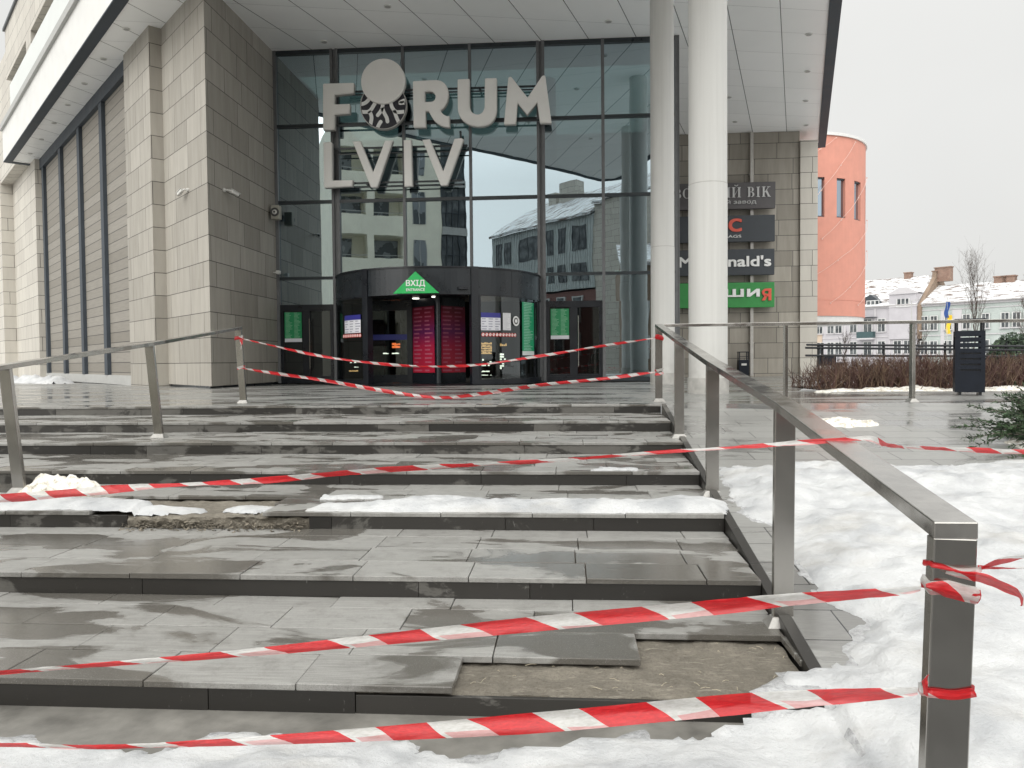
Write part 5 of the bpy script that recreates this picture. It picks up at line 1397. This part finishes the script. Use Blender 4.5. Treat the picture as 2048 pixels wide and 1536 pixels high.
def juniper():
    rg = random.Random(4); c = Vector((4.86, 7.75, ramp_z(7.75))); g = thing('juniper_shrub', 'low spreading green juniper shrub at the edge of the snowy slope', 'shrub', c)
    mb = MB(); st = MB()
    for i in range(330):
        a = rg.random()*6.283; el = rg.uniform(.1, 1.7); L = rg.uniform(.5, 1.1)*(1-.3*el)
        d = Vector((math.cos(a)*1.05, math.sin(a)*.95, el)).normalized(); p = c+Vector((rg.gauss(0, .12), rg.gauss(0, .12), .08)); pts = [p]
        for k in range(9):
            d = (d+Vector((rg.gauss(0, .08), rg.gauss(0, .08), rg.gauss(-.035, .05)))).normalized(); p = p+d*L/9; pts.append(p)
        st.tube(pts, [.009*(1-k/11) for k in range(10)], 3, cap=False)
        for k in range(1, 10):
            for q in range(9):
                t = (pts[k]-pts[k-1]); b = pts[k-1]+t*rg.random(); s = t.normalized().orthogonal(); s.rotate(Matrix.Rotation(rg.random()*6.28, 3, t.normalized()))
                e = (t.normalized()*.75+s*.75+Vector((0, 0, .12))).normalized(); l = rg.uniform(.035, .1)*(1.15-k/14); n_ = e.cross(s).normalized()*l*.13
                mb.cur = 0 if rg.random() < .75 else 1
                mb.poly([b-n_, b+e*l*.5-n_*1.2, b+e*l, b+e*l*.5+n_*1.2, b+n_])
                for z in range(2):
                    e2 = (e+Vector((rg.gauss(0, .5), rg.gauss(0, .5), rg.gauss(0, .4)))).normalized(); bb = b+e*l*rg.uniform(.3, .8); l2 = l*.55; n2 = e2.orthogonal().normalized()*l2*.15
                    mb.poly([bb-n2, bb+e2*l2, bb+n2])
    mb.build('foliage', ['juniper', 'evergreen'], g); st.build('stem', 'bark', g)
juniper()
def bare_tree(label, base, h, spread, n, seed, name='bare_tree', r0=.07):
    rg = random.Random(seed); base = Vector(base); g = thing(name, label, 'tree', base); tr = MB(); br = MB()
    pts = [base+Vector((rg.gauss(0, .02)*i, rg.gauss(0, .02)*i, h*.9*i/10)) for i in range(11)]
    tr.tube(pts, [r0*(1-.93*i/10) for i in range(11)], 8)
    for i in range(n):
        f = rg.uniform(.14, .9); k = int(f*10); p = pts[k]+(pts[min(10, k+1)]-pts[k])*(f*10-k); a = rg.random()*6.283
        d = Vector((math.cos(a)*spread, math.sin(a)*spread, 1.)).normalized(); L = h*(1-f)*rg.uniform(.45, .85)+h*.06; q = p; l = [q]
        for s in range(6):
            d = (d+Vector((rg.gauss(0, .06), rg.gauss(0, .06), .09))).normalized(); q = q+d*L/6; l.append(q)
        br.tube(l, [r0*.36*(1-f*.6)*(1-.85*s/6) for s in range(7)], 4, cap=False)
        for s in range(1, 7):
            for z in range(3):
                a2 = rg.random()*6.283; d2 = (d+Vector((math.cos(a2)*.65, math.sin(a2)*.65, .2))).normalized(); sticks(br, l[s], d2, L*rg.uniform(.12, .3), r0*.085, .12, 3, rg)
    tr.build('trunk', 'bark', g); br.build('crown', 'bark', g)
def far(px, depth, z):  # ground point seen at photo column px at a given camera depth
    l = (px-1024)/FPX*depth; p = CF*depth+CR*l; return (float(p[0]), float(p[1]), z)
def plants():
    bare_tree('tall slender bare tree with upright branches behind the navy bin', far(1947, 44, -.3), 7.3, .30, 34, 3, r0=.05)
    bare_tree('small bare sapling in front of the pale lavender house', far(1829, 40, -.3), 2.9, .55, 24, 5, r0=.05)
    bare_tree('small bare sapling near the left end of the houses', far(1692, 46, -.3), 2.6, .5, 20, 6, r0=.045)
    bare_tree('small bare sapling at the right edge against the mint house', far(2052, 42, -.3), 4.6, .45, 26, 8, r0=.05)
    rg = random.Random(9)
    for lab, px, dep, rx, rz in (('rounded dark evergreen bush near the right edge', 2032, 38, 1.35, 1.75), ('lower dark evergreen bush beside the rounded one', 2003, 37, .75, 1.25)):
        c = Vector(far(px, dep, -.3)); g = thing('evergreen_bush', lab, 'bush', c); mb = MB()
        for i in range(3800):
            v = Vector((rg.gauss(0, 1), rg.gauss(0, 1), abs(rg.gauss(0, 1)))).normalized()*rg.uniform(.55, 1.)**.5
            bump = 1+.22*noi(v.x*2.4, v.y*2.4, v.z*2.4+px)
            p = c+Vector((v.x*rx*bump, v.y*rx*bump, v.z*rz*bump+.25)); s = rg.uniform(.05, .11); u = Vector((rg.gauss(0, 1), rg.gauss(0, 1), rg.gauss(0, 1))).normalized(); w = u.orthogonal().normalized()
            mb.cur = 0 if rg.random() < .8 else 1; mb.poly([p-u*s, p+w*s*.6, p+u*s, p-w*s*.6])
        mb.build('foliage', ['evergreen', 'juniper'], g); t = MB(); t.tube([c, c+Vector((0, 0, rz*.7))], [.09, .03], 6); t.build('trunk', 'bark', g)
plants()

# ---------------------------------------------------------------- the coral tower and the houses across the square
def coral():
    c = (10.9, 40.5); r = 4.0; g = thing('coral_tower', 'round coral orange building with narrow windows overhanging the snow', 'building', (c[0], c[1], 0))
    pt = lambda th, rr, z: Vector((c[0]+rr*math.sin(R(th)), c[1]-rr*math.cos(R(th)), z))
    n = 72
    def ring(mb, r0, r1, z0, z1, a0=-40, a1=180, st=3):
        k = int((a1-a0)/st)
        for i in range(k):
            a = a0+(a1-a0)*i/k; b = a0+(a1-a0)*(i+1)/k
            mb.hexa([pt(a, r1, z0), pt(b, r1, z0), pt(b, r0, z0), pt(a, r0, z0), pt(a, r1, z1), pt(b, r1, z1), pt(b, r0, z1), pt(a, r0, z1)])
    wins = [(7.2, 14.2), (23.6, 31.2), (41, 50.8), (62, 69)]
    def wall(mb, z0, z1): ring(mb, r-.5, r, z0, z1)
    m = MB(); wall(m, 2.55, 7.1); wall(m, 8.92, 10.85)
    e = [-40]+[v for w in wins for v in w]+[180]
    for a, b in zip(e[0::2], e[1::2]): ring(m, r-.5, r, 7.1, 8.92, a, b, 3 if b-a > 3 else 1)
    m.build('wall', 'coral_render', g)
    m = MB(); ring(m, r-.6, r+.07, 10.85, 10.98); m.build('roof_edge', 'coral_trim', g)
    m = MB(); ring(m, r-.02, r+.012, 3.28, 3.31); m.build('band', 'coral_render', g); m = MB(); ring(m, 0.1, r-.05, 2.3, 2.55, -40, 180, 6); mo = m.build('underside', 'coral_trim', g)
    m = MB(); ring(m, 1.2, 1.6, -.3, 2.3, -60, 180, 12); m.build('core', 'ledge_grey', g)
    for a, b in wins:
        m = MB(); ring(m, r-.2, r-.13, 7.1, 8.92, a-.2, b+.2, 1); m.cur = 1
        ring(m, r-.13, r-.06, 7.1, 7.16, a, b, 2); ring(m, r-.13, r-.06, 8.86, 8.92, a, b, 2); ring(m, r-.13, r-.06, 7.16, 8.86, a, a+.7, 1); ring(m, r-.13, r-.06, 7.16, 8.86, b-.7, b, 1)
        m.build('window', ['window_sky', 'dark_metal'], g)
    def string(a0, z0, a1, z1):
        t = MB(); P = [pt(a0+(a1-a0)*i/14, r+.09, z0+(z1-z0)*i/14-.05*math.sin(math.pi*((i*3/14) % 1))) for i in range(15)]; t.tube(P, .009, 5)
        for i in (0, 5, 10, 14): t.tube([P[i], P[i]-Vector((0, 0, .05))], .03, 6)
        t.build('light_string', 'string_cable', g)
    for q in ((40, 10.7, 0, 7.4), (62, 9.3, 12, 6.1), (75, 7.4, 3, 4.25), (76, 5.9, 18, 3.15), (22, 10.75, -10, 9.2), (85, 4.6, 44, 3.1)): string(*q)
t_ = NT('window_sky'); t_.prin(Roughness=.03, Metallic=1.0); t_.bsdf.inputs['Base Color'].default_value = (.36, .43, .50, 1); MATS['window_sky'] = t_.m
coral()

HO = Vector((45.4, 103.5, 0)); HT = Vector((.697, -.717, 0)); HN = Vector((.717, .697, 0))
def tcol(px): k = (px-1024)/FPX; return (100*k-52.7)/(.6437+.765*k)
def zrow(px, py): d = 100-.765*tcol(px); return CAM_E+((713)-py)/FPX*d
def houses():
    def H(t, m, z): return HO+HT*t+HN*m+Vector((0, 0, z))
    def hbox(mb, t0, t1, m0, m1, z0, z1): mb.hexa([H(t0, m0, z0), H(t1, m0, z0), H(t1, m1, z0), H(t0, m1, z0), H(t0, m0, z1), H(t1, m0, z1), H(t1, m1, z1), H(t0, m1, z1)])
    def win(par, px, z0, z1, wd=.95, muntin=True):
        t = tcol(px); m = MB(); hbox(m, t-wd/2, t+wd/2, -.03, .02, z0, z1); w = m.build('window', 'window_glass', par)
        m = MB()
        for a, b, c, d in ((t-wd/2-.08, t-wd/2+.03, z0, z1), (t+wd/2-.03, t+wd/2+.08, z0, z1), (t-wd/2-.08, t+wd/2+.08, z1, z1+.09), (t-.03, t+.03, z0, z1)): hbox(m, a, b, -.06, .0, c, d)
        m.build('frame', 'window_white', w); m = MB(); hbox(m, t-wd/2-.18, t+wd/2+.18, -.16, .0, z0-.16, z0-.02); m.build('sill', 'trim_pale', w)
    def roof(par, t0, t1, ze, zr, dep=5.2, over=.35):
        m = MB()
        a, b, c, d = H(t0, -over, ze-.1), H(t1, -over, ze-.1), H(t1, dep, zr), H(t0, dep, zr); L = (d-a).length; n = Vector((0, 0, .14))
        m.hexa([a, b, c, d, a+n, b+n, c+n, d+n])
        for i in list(range(len(m.f))): m.fuv[i] = [(0, 0)]*4
        m.fuv[1] = [(0, 0), (t1-t0, 0), (t1-t0, L), (0, L)]
        m.poly([c+n, H(t1, dep*2, ze), H(t0, dep*2, ze), d+n])
        return m.build('roof', 'snowy_roof', par)
    # peach house
    g = thing('house', 'peach coloured house at the far left of the row, half hidden under the coral building', 'house', H(-15, 0, 0), 'houses across the square')
    m = MB(); hbox(m, -30, -13.0, 0, 10, -1, 7.4); m.build('wall', 'peach_wall', g); roof(g, -30, -13.0, 7.4, 11)
    for px in (1639,): win(g, px, 4.1, 5.8); win(g, px, 1.2, 2.7)
    # lavender house
    g = thing('house', 'pale lavender house with a gabled bay, dark dormer and balcony', 'house', H(-6, 0, 0), 'houses across the square')
    m = MB(); hbox(m, -12.95, -.02, 0, 10, -1, 7.45); m.build('wall', 'lavender_wall', g); r = roof(g, -12.95, 0.0, 7.5, 11.45)
    m = MB(); tb0 = tcol(1779)
    hbox(m, tb0, -.05, -.25, 3.6, 3, 8.9); b = m.build('gabled_bay', 'lavender_wall', g)
    m = MB(); hbox(m, tb0-.15, .05, -.42, 0, 8.9, 9.05); tm = (tb0)/2
    m.prism([H(tb0-.1, -.3, 9.05), H(.02, -.3, 9.05), H(tm+.5, -.3, 9.75), H(tm-.5, -.3, 9.75)], HN*3.2); m.build('pediment', 'trim_pale', b)
    m = MB(); t = tcol(1807); hbox(m, t-.8, t+.8, -.3, -.2, 7.3, 8.25); w = m.build('window', 'window_glass', b); m = MB()
    for dt in (-.8, -.27, .27, .74): hbox(m, t+dt-.04, t+dt+.08, -.34, -.24, 7.25, 8.3)
    hbox(m, t-.85, t+.85, -.36, -.22, 7.18, 7.28); m.build('frame', 'window_white', w)
    m = MB(); ta, tb = tcol(1722), tcol(1768)
    m.prism([H(ta, .15, 7.6), H(tb, .15, 7.6), H(tb-.3, .15, 7.9), H((ta+tb)/2-.4, .15, 9.15), H(ta, .15, 8.6)], HN*3); d = m.build('dormer', 'dark_metal', r)
    m = MB(); tw0, tw1 = tcol(1732), tcol(1757)
    hbox(m, tw0, tw1, .0, .14, 7.55, 8.35); w = m.build('window', 'window_white', g); m = MB()
    for k in range(3): hbox(m, tw0+.12+k*(tw1-tw0)/3, tw0+(k+1)*(tw1-tw0)/3-.06, -.02, .0, 7.65, 8.25)
    m.build('pane', 'window_glass', w)
    for px in (1661, 1677, 1706.5, 1762.5, 1794.7, 1815): win(g, px, 4.1, 5.75); win(g, px, 1.1, 2.75)
    win(g, 1735, 4.0, 5.8, 1.1); win(g, 1735, .9, 2.7, 1.1)
    m = MB(); t = tcol(1735); hbox(m, t-1.1, t+1.1, -.95, 0, 3.05, 3.25); bo = m.build('balcony', 'trim_pale', g); m = MB()
    hbox(m, t-1.1, t+1.1, -.95, -.9, 3.25, 4.1); hbox(m, t-1.1, t-1.05, -.9, 0, 3.25, 4.1); hbox(m, t+1.05, t+1.1, -.9, 0, 3.25, 4.1); m.build('railing', 'teal_balcony', bo)
    m = MB(); hbox(m, t-1.0, t+1.3, -.9, 0, 6.0, 6.08); m.build('awning', 'dark_metal', g)
    m = MB()
    for a, c in ((-12.95, tb0), (tb0, 0)): hbox(m, a, c, -.32 if a == tb0 else -.14, 0, 7.2, 7.42); hbox(m, a, c, -.08, 0, 3.3, 3.45)
    for px in (1690, 1750, 1779): t = tcol(px); hbox(m, t-.12, t+.12, -.1, 0, -.5, 7.3)
    m.build('cornice', 'trim_pale', g)
    # brick firewall and chimneys
    m = MB(); m.prism([H(0, -.1, 7.3), H(0, 4.4, 11.2), H(0, 4.5, 11.95), H(0, 5.9, 11.95), H(0, 6.4, 11.3), H(0, 10, 8), H(0, 10, 3), H(0, -.1, 3)], HT*.5); m.build('brick_firewall', 'tan_brick', g)
    m = MB(); hbox(m, -.1, .6, 4.4, 6.0, 11.95, 12.08); m.build('chimney_cap', 'red_brick', g)
    for px, w_, zt in ((1752, .9, 12.2), (1821, 2.0, 12.5)):
        t = tcol(px)+2.0; m = MB(); hbox(m, t-w_/2, t+w_/2, 4.8, 5.6, 10.6, zt-.1); hbox(m, t-w_/2-.08, t+w_/2+.08, 4.72, 5.68, zt-.1, zt+.03); m.build('chimney', 'red_brick', r)
    # mint house
    g = thing('house', 'long mint green house with a snowy roof at the right end of the row', 'house', H(8, 0, 0), 'houses across the square')
    m = MB(); hbox(m, .5, 32, .15, 10, -1, 7.35); m.build('wall', 'mint_wall', g); r = roof(g, .5, 32, 7.45, 9.95)
    m = MB()
    hbox(m, .5, 32, -.08, .15, 7.1, 7.35); hbox(m, .5, 32, .06, .15, 6.55, 6.66); hbox(m, .5, 32, .04, .15, 3.3, 3.42); m.build('cornice', 'trim_pale', g)
    for a, b in ((tcol(1880), tcol(1888)), (tcol(1903), tcol(1922))): m = MB(); hbox(m, a, b, .06, .15, -.5, 6.5); m.build('pilaster', 'trim_pale', g)
    for px in (1848, 1867, 1896, 1932, 1970, 2009, 2032, 2056): win(g, px, 4.1, 5.8, .8); win(g, px, 1.0, 2.6, .85)
    for px, w_ in ((1930, 1.4), (1946, 1.4), (1992, 1.7)):
        t = tcol(px)+2.3; m = MB(); hbox(m, t-w_/2, t+w_/2, 4.6, 5.5, 9.0, 10.55); hbox(m, t-w_/2-.08, t+w_/2+.08, 4.5, 5.6, 10.55, 10.7); m.build('chimney', 'red_brick' if px < 1990 else 'ledge_grey', r)
    t = tcol(2011)+2.3; b = H(t, 5, 9.9); m = MB()
    m.tube([b, b+Vector((0, 0, 2.9))], .03, 6); q = b+Vector((0, 0, 2.85)); m.tube([q-HT*.1, q+HT*.9], .025, 5); q = b+Vector((0, 0, 1.7)); m.tube([q-HT*.5, q+HT*.5], .02, 5)
    c = b+Vector((-.1, -.3, .9)); m.tube([c, c+Vector((-.05, -.1, 0))], [.36, .33], 18); tag(m.build('aerial', 'ledge_grey'), 'television aerial and dish on the roof of the mint house', 'aerial')
    # flag
    p = Vector(far(1893, 62, -.3)); g = thing('flag', 'blue and yellow flag hanging limp from a tall pole', 'flag', p); m = MB(); m.tube([p, p+Vector((0, 0, 5.7))], [.05, .03], 8); m.build('pole', 'ledge_grey', g)
    for nm, mat, z0, z1, dx in (('blue_cloth', 'flag_blue', 4.05, 5.3, -.02), ('yellow_cloth', 'flag_yellow', 2.75, 4.25, .13)):
        m = MB(); n = 10
        for i in range(n):
            for k in range(4):
                f = lambda i, k: p+Vector((dx+.14*(k-1.5)*(.8+.2*math.sin(i*.6+k)), -.06+.09*math.sin(k*2.1+i*.5), z0+(z1-z0)*i/n))
                if k < 3: m.poly([f(i, k), f(i, k+1), f(i+1, k+1), f(i+1, k)])
        m.build(nm, mat, g, smooth=True)
    # lamp post in front of the lavender house, overhead wires
    p = Vector(far(1822, 70, -.3)); m = MB(); m.tube([p, p+Vector((0, 0, 6.0))], [.06, .035], 8); m.bar(p+Vector((-.05, 0, 6)), p+Vector((.45, 0, 6.08)), (0, 0, 1), .06, .12); tag(m.build('lamp_post', 'ledge_grey'), 'thin grey lamp post in front of the lavender house', 'street lamp')
houses()

# ---------------------------------------------------------------- buildings behind the viewer, seen mirrored in the facade
def mirrored():
    O = Vector((-6.75, -8.3, 0)); A = Vector((-.9, .436, 0)); B = Vector((-.436, -.9, 0))   # along the face to the left, and inwards
    g = thing('apartment_block', 'cream apartment block with recessed balconies mirrored in the glass facade', 'building', O)
    def bx(mb, a0, a1, b0, b1, z0, z1):
        P = lambda a, b, z: O+A*a+B*b+Vector((0, 0, z)); mb.hexa([P(a0, b0, z0), P(a0, b1, z0), P(a1, b1, z0), P(a1, b0, z0), P(a0, b0, z1), P(a0, b1, z1), P(a1, b1, z1), P(a1, b0, z1)])
    w = MB(); bx(w, 1.75, 8.75, 1.4, 12, -1, 16.3); bx(w, 0, 1.75, .9, 12, -1, 16.3)
    cells = [(4.35, 6.4), (6.85, 8.9)]
    fl = [(-1, 1.6), (3.1, 4.45), (5.95, 7.3), (8.85, 10.1), (11.65, 12.9), (14.45, 16.3)]
    for z0, z1 in fl: bx(w, 4.3, 8.75, 0, 1.4, z0, z1)
    for i in range(len(fl)-1):
        z0, z1 = fl[i][1], fl[i+1][0]; e = [4.3]+[v for c in cells for v in c]+[8.75]
        for a, b in zip(e[0::2], e[1::2]): bx(w, a, b, 0, 1.4, z0, z1)
    bx(w, 1.75, 4.3, 0, 1.4, -1, 16.3)
    wo = w.build('wall', 'cream_render', g)
    m = MB(); d = MB()
    for i in range(len(fl)-1):
        z0, z1 = fl[i][1], fl[i+1][0]
        bx(m, 2.9, 3.65, -.03, .06, z0-.15, z1+.05)
        for k, (a, b) in enumerate(cells): bx(m, a+.15+(.6 if (i+k) % 2 else 0), b-.2, 1.3, 1.38, z0-.3, z1-.15); bx(d, a, b, .05, .1, z0+.18, z0+.22)
        bx(d, 2.85, 2.9, -.05, .05, z0-.15, z1+.05); bx(d, 3.25, 3.29, -.05, .0, z0-.15, z1+.05); bx(d, 3.65, 3.7, -.05, .05, z0-.15, z1+.05)
    m.build('window', 'window_painted_reflection', wo); d.build('window_frame', 'ledge_grey', wo)
    s = MB(); gl = MB(); fr = MB()
    for i, (z0, z1) in enumerate(fl):
        bx(s, 0, 1.75, -.15, 1.0, z1-.75, z1-.25)
        if i < len(fl)-1:
            bx(gl, .05, 1.7, .05, .12, z1-.25, fl[i+1][1]-.75)
            for a in (0, .45, .9, 1.32, 1.7): bx(fr, a, a+.06, -.04, .04, z1-.25, fl[i+1][1]-.75)
            bx(fr, 0, 1.75, -.06, -.02, z1+.7, z1+.76)
    s.build('balcony', 'ledge_grey', g); gl.build('balcony_glazing', 'window_glass', g); fr.build('balcony_frame', 'dark_metal', g)
    # grey metal clad block with a snowy roof
    P0 = Vector((-9.5, -53.5, 0)); P1 = Vector((2.5, -41.3, 0)); T = (P1-P0).normalized(); N = Vector((T.y, -T.x, 0)) # N points away from the mall
    L = 27
    Q = lambda t, n, z: P0+T*t+N*n+Vector((0, 0, z))
    g = thing('grey_apartment_block', 'grey metal clad block with a snow covered roof mirrored in the facade', 'building', P0)
    def qb(mb, t0, t1, n0, n1, z0, z1): mb.hexa([Q(t0, n1, z0), Q(t1, n1, z0), Q(t1, n0, z0), Q(t0, n0, z0), Q(t0, n1, z1), Q(t1, n1, z1), Q(t1, n0, z1), Q(t0, n0, z1)])
    m = MB(); qb(m, 0, 17.5, 0, 14, 8.5, 16.6)
    for i in range(44): qb(m, i*.4, i*.4+.04, -.06, 0, 8.5, 16.6)
    wl = m.build('wall', 'zinc', g); m = MB(); qb(m, 17.5, 30, .1, 14, -1, 17.6); m.build('wall', 'stone_far', g)
    m = MB(); qb(m, -2, 17.5, .2, 14, -1, 8.3); m.build('wall', 'maroon', g)
    m = MB(); a, b, c, d = Q(0, -.5, 16.5), Q(17.5, -.5, 16.5), Q(17.5, 6, 20.8), Q(1.5, 6, 20.4); n = Vector((0, 0, .3)); m.hexa([a, b, c, d, a+n, b+n, c+n, d+n]); m.hexa([d, c, Q(17.5, 14, 17), Q(0, 14, 17), d+n, c+n, Q(17.5, 14, 17.3), Q(0, 14, 17.3)])
    m.build('roof', 'snowy_roof', g); m = MB(); a, b, c, d = Q(17.5, -.3, 17.5), Q(30, -.3, 18.0), Q(30, 6, 21.5), Q(17.5, 6, 20.8); m.hexa([a, b, c, d, a+n, b+n, c+n, d+n]); m.build('roof', 'snowy_roof', g)
    m = MB(); f = MB()
    for t, wd in ((1.0, .9), (2.6, 1.2), (5.5, 3.0), (10.2, 1.0), (12.2, 1.1), (14.4, 2.2)):
        for z0, z1 in ((9.3, 11.4), (12.9, 15.6)):
            qb(m, t, t+wd, -.08, -.02, z0, z1)
            for k in (t-.06, t+wd/2-.03, t+wd): qb(f, k, k+.06, -.12, -.06, z0, z1)
    m.build('window', 'window_glass', wl); f.build('window_frame', 'dark_metal', wl)
    m = MB()
    for t in (.5, 3, 6, 8.8, 11.5, 14.2):
        for z0, z1 in ((1.2, 3.6), (4.9, 7.6)): qb(m, t, t+1.3, .1, .19, z0, z1)
    m.build('window', 'window_glass', g); m = MB()
    for t in (.5, 3, 6, 8.8, 11.5, 14.2):
        for z0, z1 in ((1.2, 3.6), (4.9, 7.6)):
            for k in (t-.12, t+1.3): qb(m, k, k+.12, .02, .2, z0-.12, z1+.12)
            qb(m, t, t+1.3, .02, .2, z1, z1+.12); qb(m, t, t+1.3, .02, .2, z0-.12, z0)
    m.build('window_frame', 'window_white', g)
    m = MB()
    for t, w_, z in ((6.2, 1.3, 21.2), (8.2, 3.0, 22.0)): qb(m, t, t+w_, 4, 5.2, 17, z)
    m.build('chimney', 'stone_far', g)
    # old brick house with a snowy roof
    P0b = Vector((7.2, -26, 0)); g2 = thing('old_brick_house', 'old tan brick house with a snowy roof mirrored beside the round columns', 'building', P0b)
    x0, x1, y0 = 5.2, 22., -26.
    m = MB(); m.box(x0, x1, y0-9, y0, -1, 9.0); m.build('wall', 'tan_brick', g2)
    m = MB(); n = Vector((0, 0, .25)); a, b, c, d = Vector((x1, y0+.4, 8.9)), Vector((x0-.3, y0+.4, 8.9)), Vector((x0-.3, y0-4.5, 11.2)), Vector((x1, y0-4.5, 11.2)); m.hexa([a, b, c, d, a+n, b+n, c+n, d+n]); m.build('roof', 'snowy_roof', g2)
    m = MB(); f = MB()
    for i in range(6):
        for z0 in (.8, 3.9, 6.6):
            x = x0+.9+i*2.6; m.box(x, x+1.1, y0-.1, y0+.03, z0, z0+1.9)
            for k in (x-.1, x+.5, x+1.1): f.box(k, k+.1, y0, y0+.08, z0, z0+1.9)
            f.box(x-.1, x+1.2, y0, y0+.1, z0-.12, z0); f.box(x, x+1.1, y0, y0+.08, z0+1.1, z0+1.18)
    m.build('window', 'window_glass', g2); f.build('window_frame', 'window_white', g2)
mirrored()
